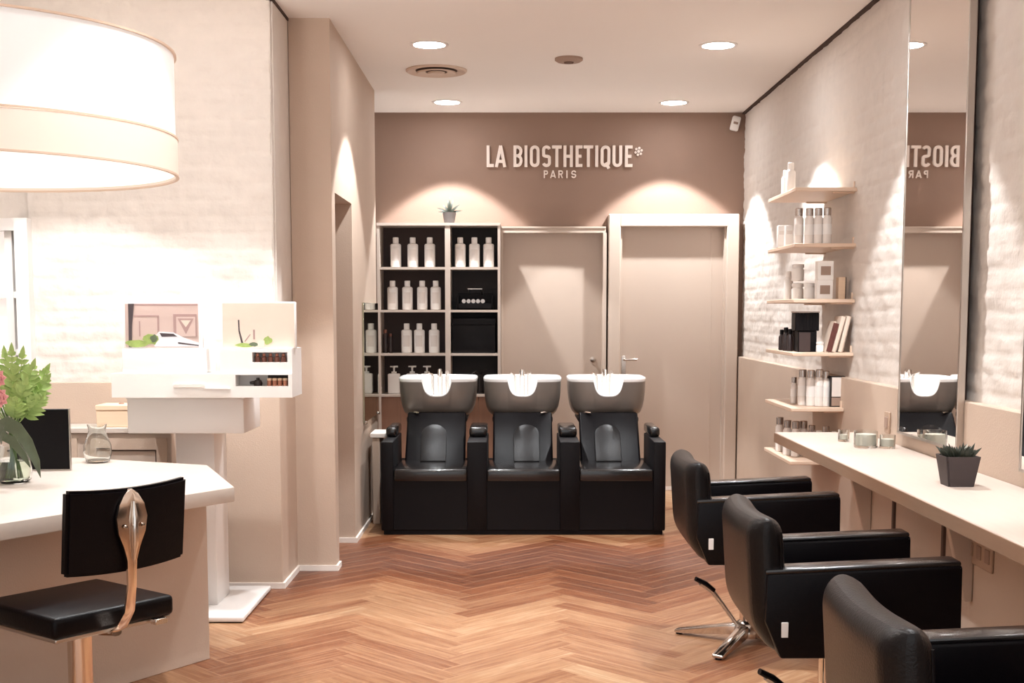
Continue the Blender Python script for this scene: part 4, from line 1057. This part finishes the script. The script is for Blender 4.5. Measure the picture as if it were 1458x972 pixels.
D(-1.735, -1.385, 5.665, 5.70, 1.238, 1.445, M['white'], 'picture_panel')
pnl = ds.children[-1]
pL = [c for c in ds.children if c.name.startswith('picture_panel')][-1]
def pic(name, x0, x1, z0, z1, yf, shapes, parent, bg):
    """flat print: background sheet plus inked shapes, one mesh"""
    mats = [bg]; mb = MB(); mb.box(x0 + 1.47, x1 + 1.47, yf - 5.9 - .002, yf - 5.9, z0, z1)
    for k, (m_, poly) in enumerate(shapes):
        if m_ not in mats: mats.append(m_)
        mb.mi = mats.index(m_); yy = yf - 5.9 - .002 - .0004 * (k + 1)
        mb.prism([(x0 + 1.47 + u * (x1 - x0), z0 + v * (z1 - z0)) for u, v in poly], 'y', yy, yf - 5.9 - .002)
    return obj(name, mb, mats, parent, smooth=False)
def blob(cx, cz, rx, rz, n=14, j=.25):
    return [(max(0, min(1, cx + rx * (1 + random.uniform(-j, j)) * math.cos(2 * PI * k / n))), max(0.0, min(1, cz + rz * (1 + random.uniform(-j, j)) * math.sin(2 * PI * k / n)))) for k in range(n)]
def rc(a, b_, c, d_): return [(a, c), (b_, c), (b_, d_), (a, d_)]
shL = [(M['pic_door2'], rc(.10, 1, .955, 1)), (M['pic_door2'], rc(.12, .46, .70, .735)), (M['pic_door2'], rc(.44, .465, .30, .735)), (M['pic_door2'], rc(.19, .205, .25, .60)),
       (M['pic_door2'], rc(.66, .98, .25, .76)), (M['pic_door'], rc(.70, .96, .25, .70)), (M['pic_door2'], [(.72, .66), (.94, .66), (.83, .30)]), (M['pic_bg'], [(.76, .62), (.90, .62), (.83, .46)]),
       (M['pic_dark'], [(.045, 0), (.085, 0), (.095, .5), (.13, 1), (.05, 1), (.05, .5)]),
       (M['pic_car'], [(.40, .02), (1, .02), (1, .10), (.80, .22), (.66, .34), (.46, .36), (.38, .20)]), (M['pic_dark'], [(.47, .33), (.66, .31), (.71, .25), (.50, .24)]), (M['pic_dark'], [(.72, .12), (1, .055), (1, .03), (.72, .08)]),
       (M['pic_green'], blob(.16, .09, .15, .09)), (M['pic_green'], blob(.34, .18, .10, .13)), (M['leafdark'], blob(.39, .20, .05, .09))]
pic('print', -1.727, -1.40, 1.243, 1.437, 5.665, shL, pL, M['pic_door'])
D(-1.295, -.965, 5.655, 5.69, 1.238, 1.445, M['white'], 'picture_panel')
pR = ds.children[-1]
pR = sorted([c for c in ds.children if c.name.startswith('picture_panel')], key=lambda o: o.name)[-1]
shR = [(M['pic_dark'], [(.255, .10), (.285, .10), (.24, .38), (.235, .62), (.215, .62), (.22, .36)]), (M['pic_door2'], rc(.425, .45, .18, .40)), (M['pic_door2'], [(.30, .14), (.38, .30), (.39, .29), (.31, .12)]),
       (M['pic_green'], blob(.30, .05, .14, .05)), (M['leafdark'], blob(.43, .07, .06, .05)), (M['pic_green'], blob(.62, .16, .06, .09)), (M['pic_bg'], blob(.54, .09, .05, .08))]
pic('print', -1.290, -.970, 1.243, 1.440, 5.655, shR, pR, M['pic_bg'])

# testers in the two recesses: individual small tins and bottles
tp = None
names = ['first', 'second', 'third', 'fourth', 'fifth']
for k in range(4):
    x = -1.083 + k * .0235; lab = 'small copper tin in the lower tray recess, %s from the dark bottle' % names[k]
    if tp is None:
        tp = thing('copper_tin', lab, 'tin', (x, 5.64, 1.072), 0, 'copper tins in the display stand')
        mb = MB(); mb.lathe([(0, 0), (.0105, 0), (.0105, .024), (0, .024)], seg=16); obj('tin', mb, M['copper'], tp)
        mb = MB(); mb.lathe([(0, .024), (.0108, .024), (.0108, .034), (0, .035)], seg=16); obj('lid', mb, M['kraft'], tp)
    else: dup(tp, (x, 5.64, 1.072), lab)
t = thing('dark_pot', 'small dark pot in the lower tray recess beside the copper tins', 'pot', (-1.135, 5.645, 1.072))
mb = MB(); mb.lathe([(0, 0), (.018, 0), (.020, .012), (.014, .026), (0, .028)], seg=18); obj('jar', mb, M['darkitem'], t)
mb = MB(); mb.tube([(-.036, 0, .013), (-.016, 0, .014)], [.006, .009], 8); mb.lathe([(0, .028), (.008, .028), (.007, .036), (0, .037)], seg=12); obj('lid', mb, M['darkitem'], t)
tb = None
for k in range(5):
    x = -1.135 + k * .029; lab = 'small brown flacon in the upper tray recess, %s from its open end' % names[k]
    if tb is None:
        tb = thing('brown_flacon', lab, 'bottle', (x, 5.645, 1.178), 0, 'brown flacons in the display stand')
        mb = MB(); mb.lathe([(0, 0), (.012, 0), (.012, .022), (.006, .026), (0, .026)], seg=16); obj('bottle_body', mb, M['brownitem'], tb)
        mb = MB(); mb.lathe([(0, .026), (.007, .026), (.007, .038), (0, .039)], seg=12); obj('cap', mb, M['copper'], tb)
    else: dup(tb, (x, 5.645, 1.178), lab)

# ------------------------------------------------------------------ light and camera
w = bpy.data.worlds.new('World'); scene.world = w; w.use_nodes = True
bg = w.node_tree.nodes['Background']; bg.inputs['Color'].default_value = (0.96, 0.985, 1.0, 1); bg.inputs['Strength'].default_value = 0.9

cam = bpy.data.cameras.new('camera'); co = bpy.data.objects.new('camera', cam); COL.objects.link(co)
co.location = (0, 0, 1.40); co.rotation_euler = (PI / 2 - math.atan(170 / 1800), 0, 0)
cam.sensor_width = 36; cam.lens = 1800 / 1458 * 36; cam.shift_y = 128 / 1458; cam.clip_start = 0.05
scene.camera = co
vs = scene.view_settings
vs.view_transform = 'Standard'; vs.look = 'None'; vs.gamma = 1; vs.use_curve_mapping = False; vs.exposure = 0.62
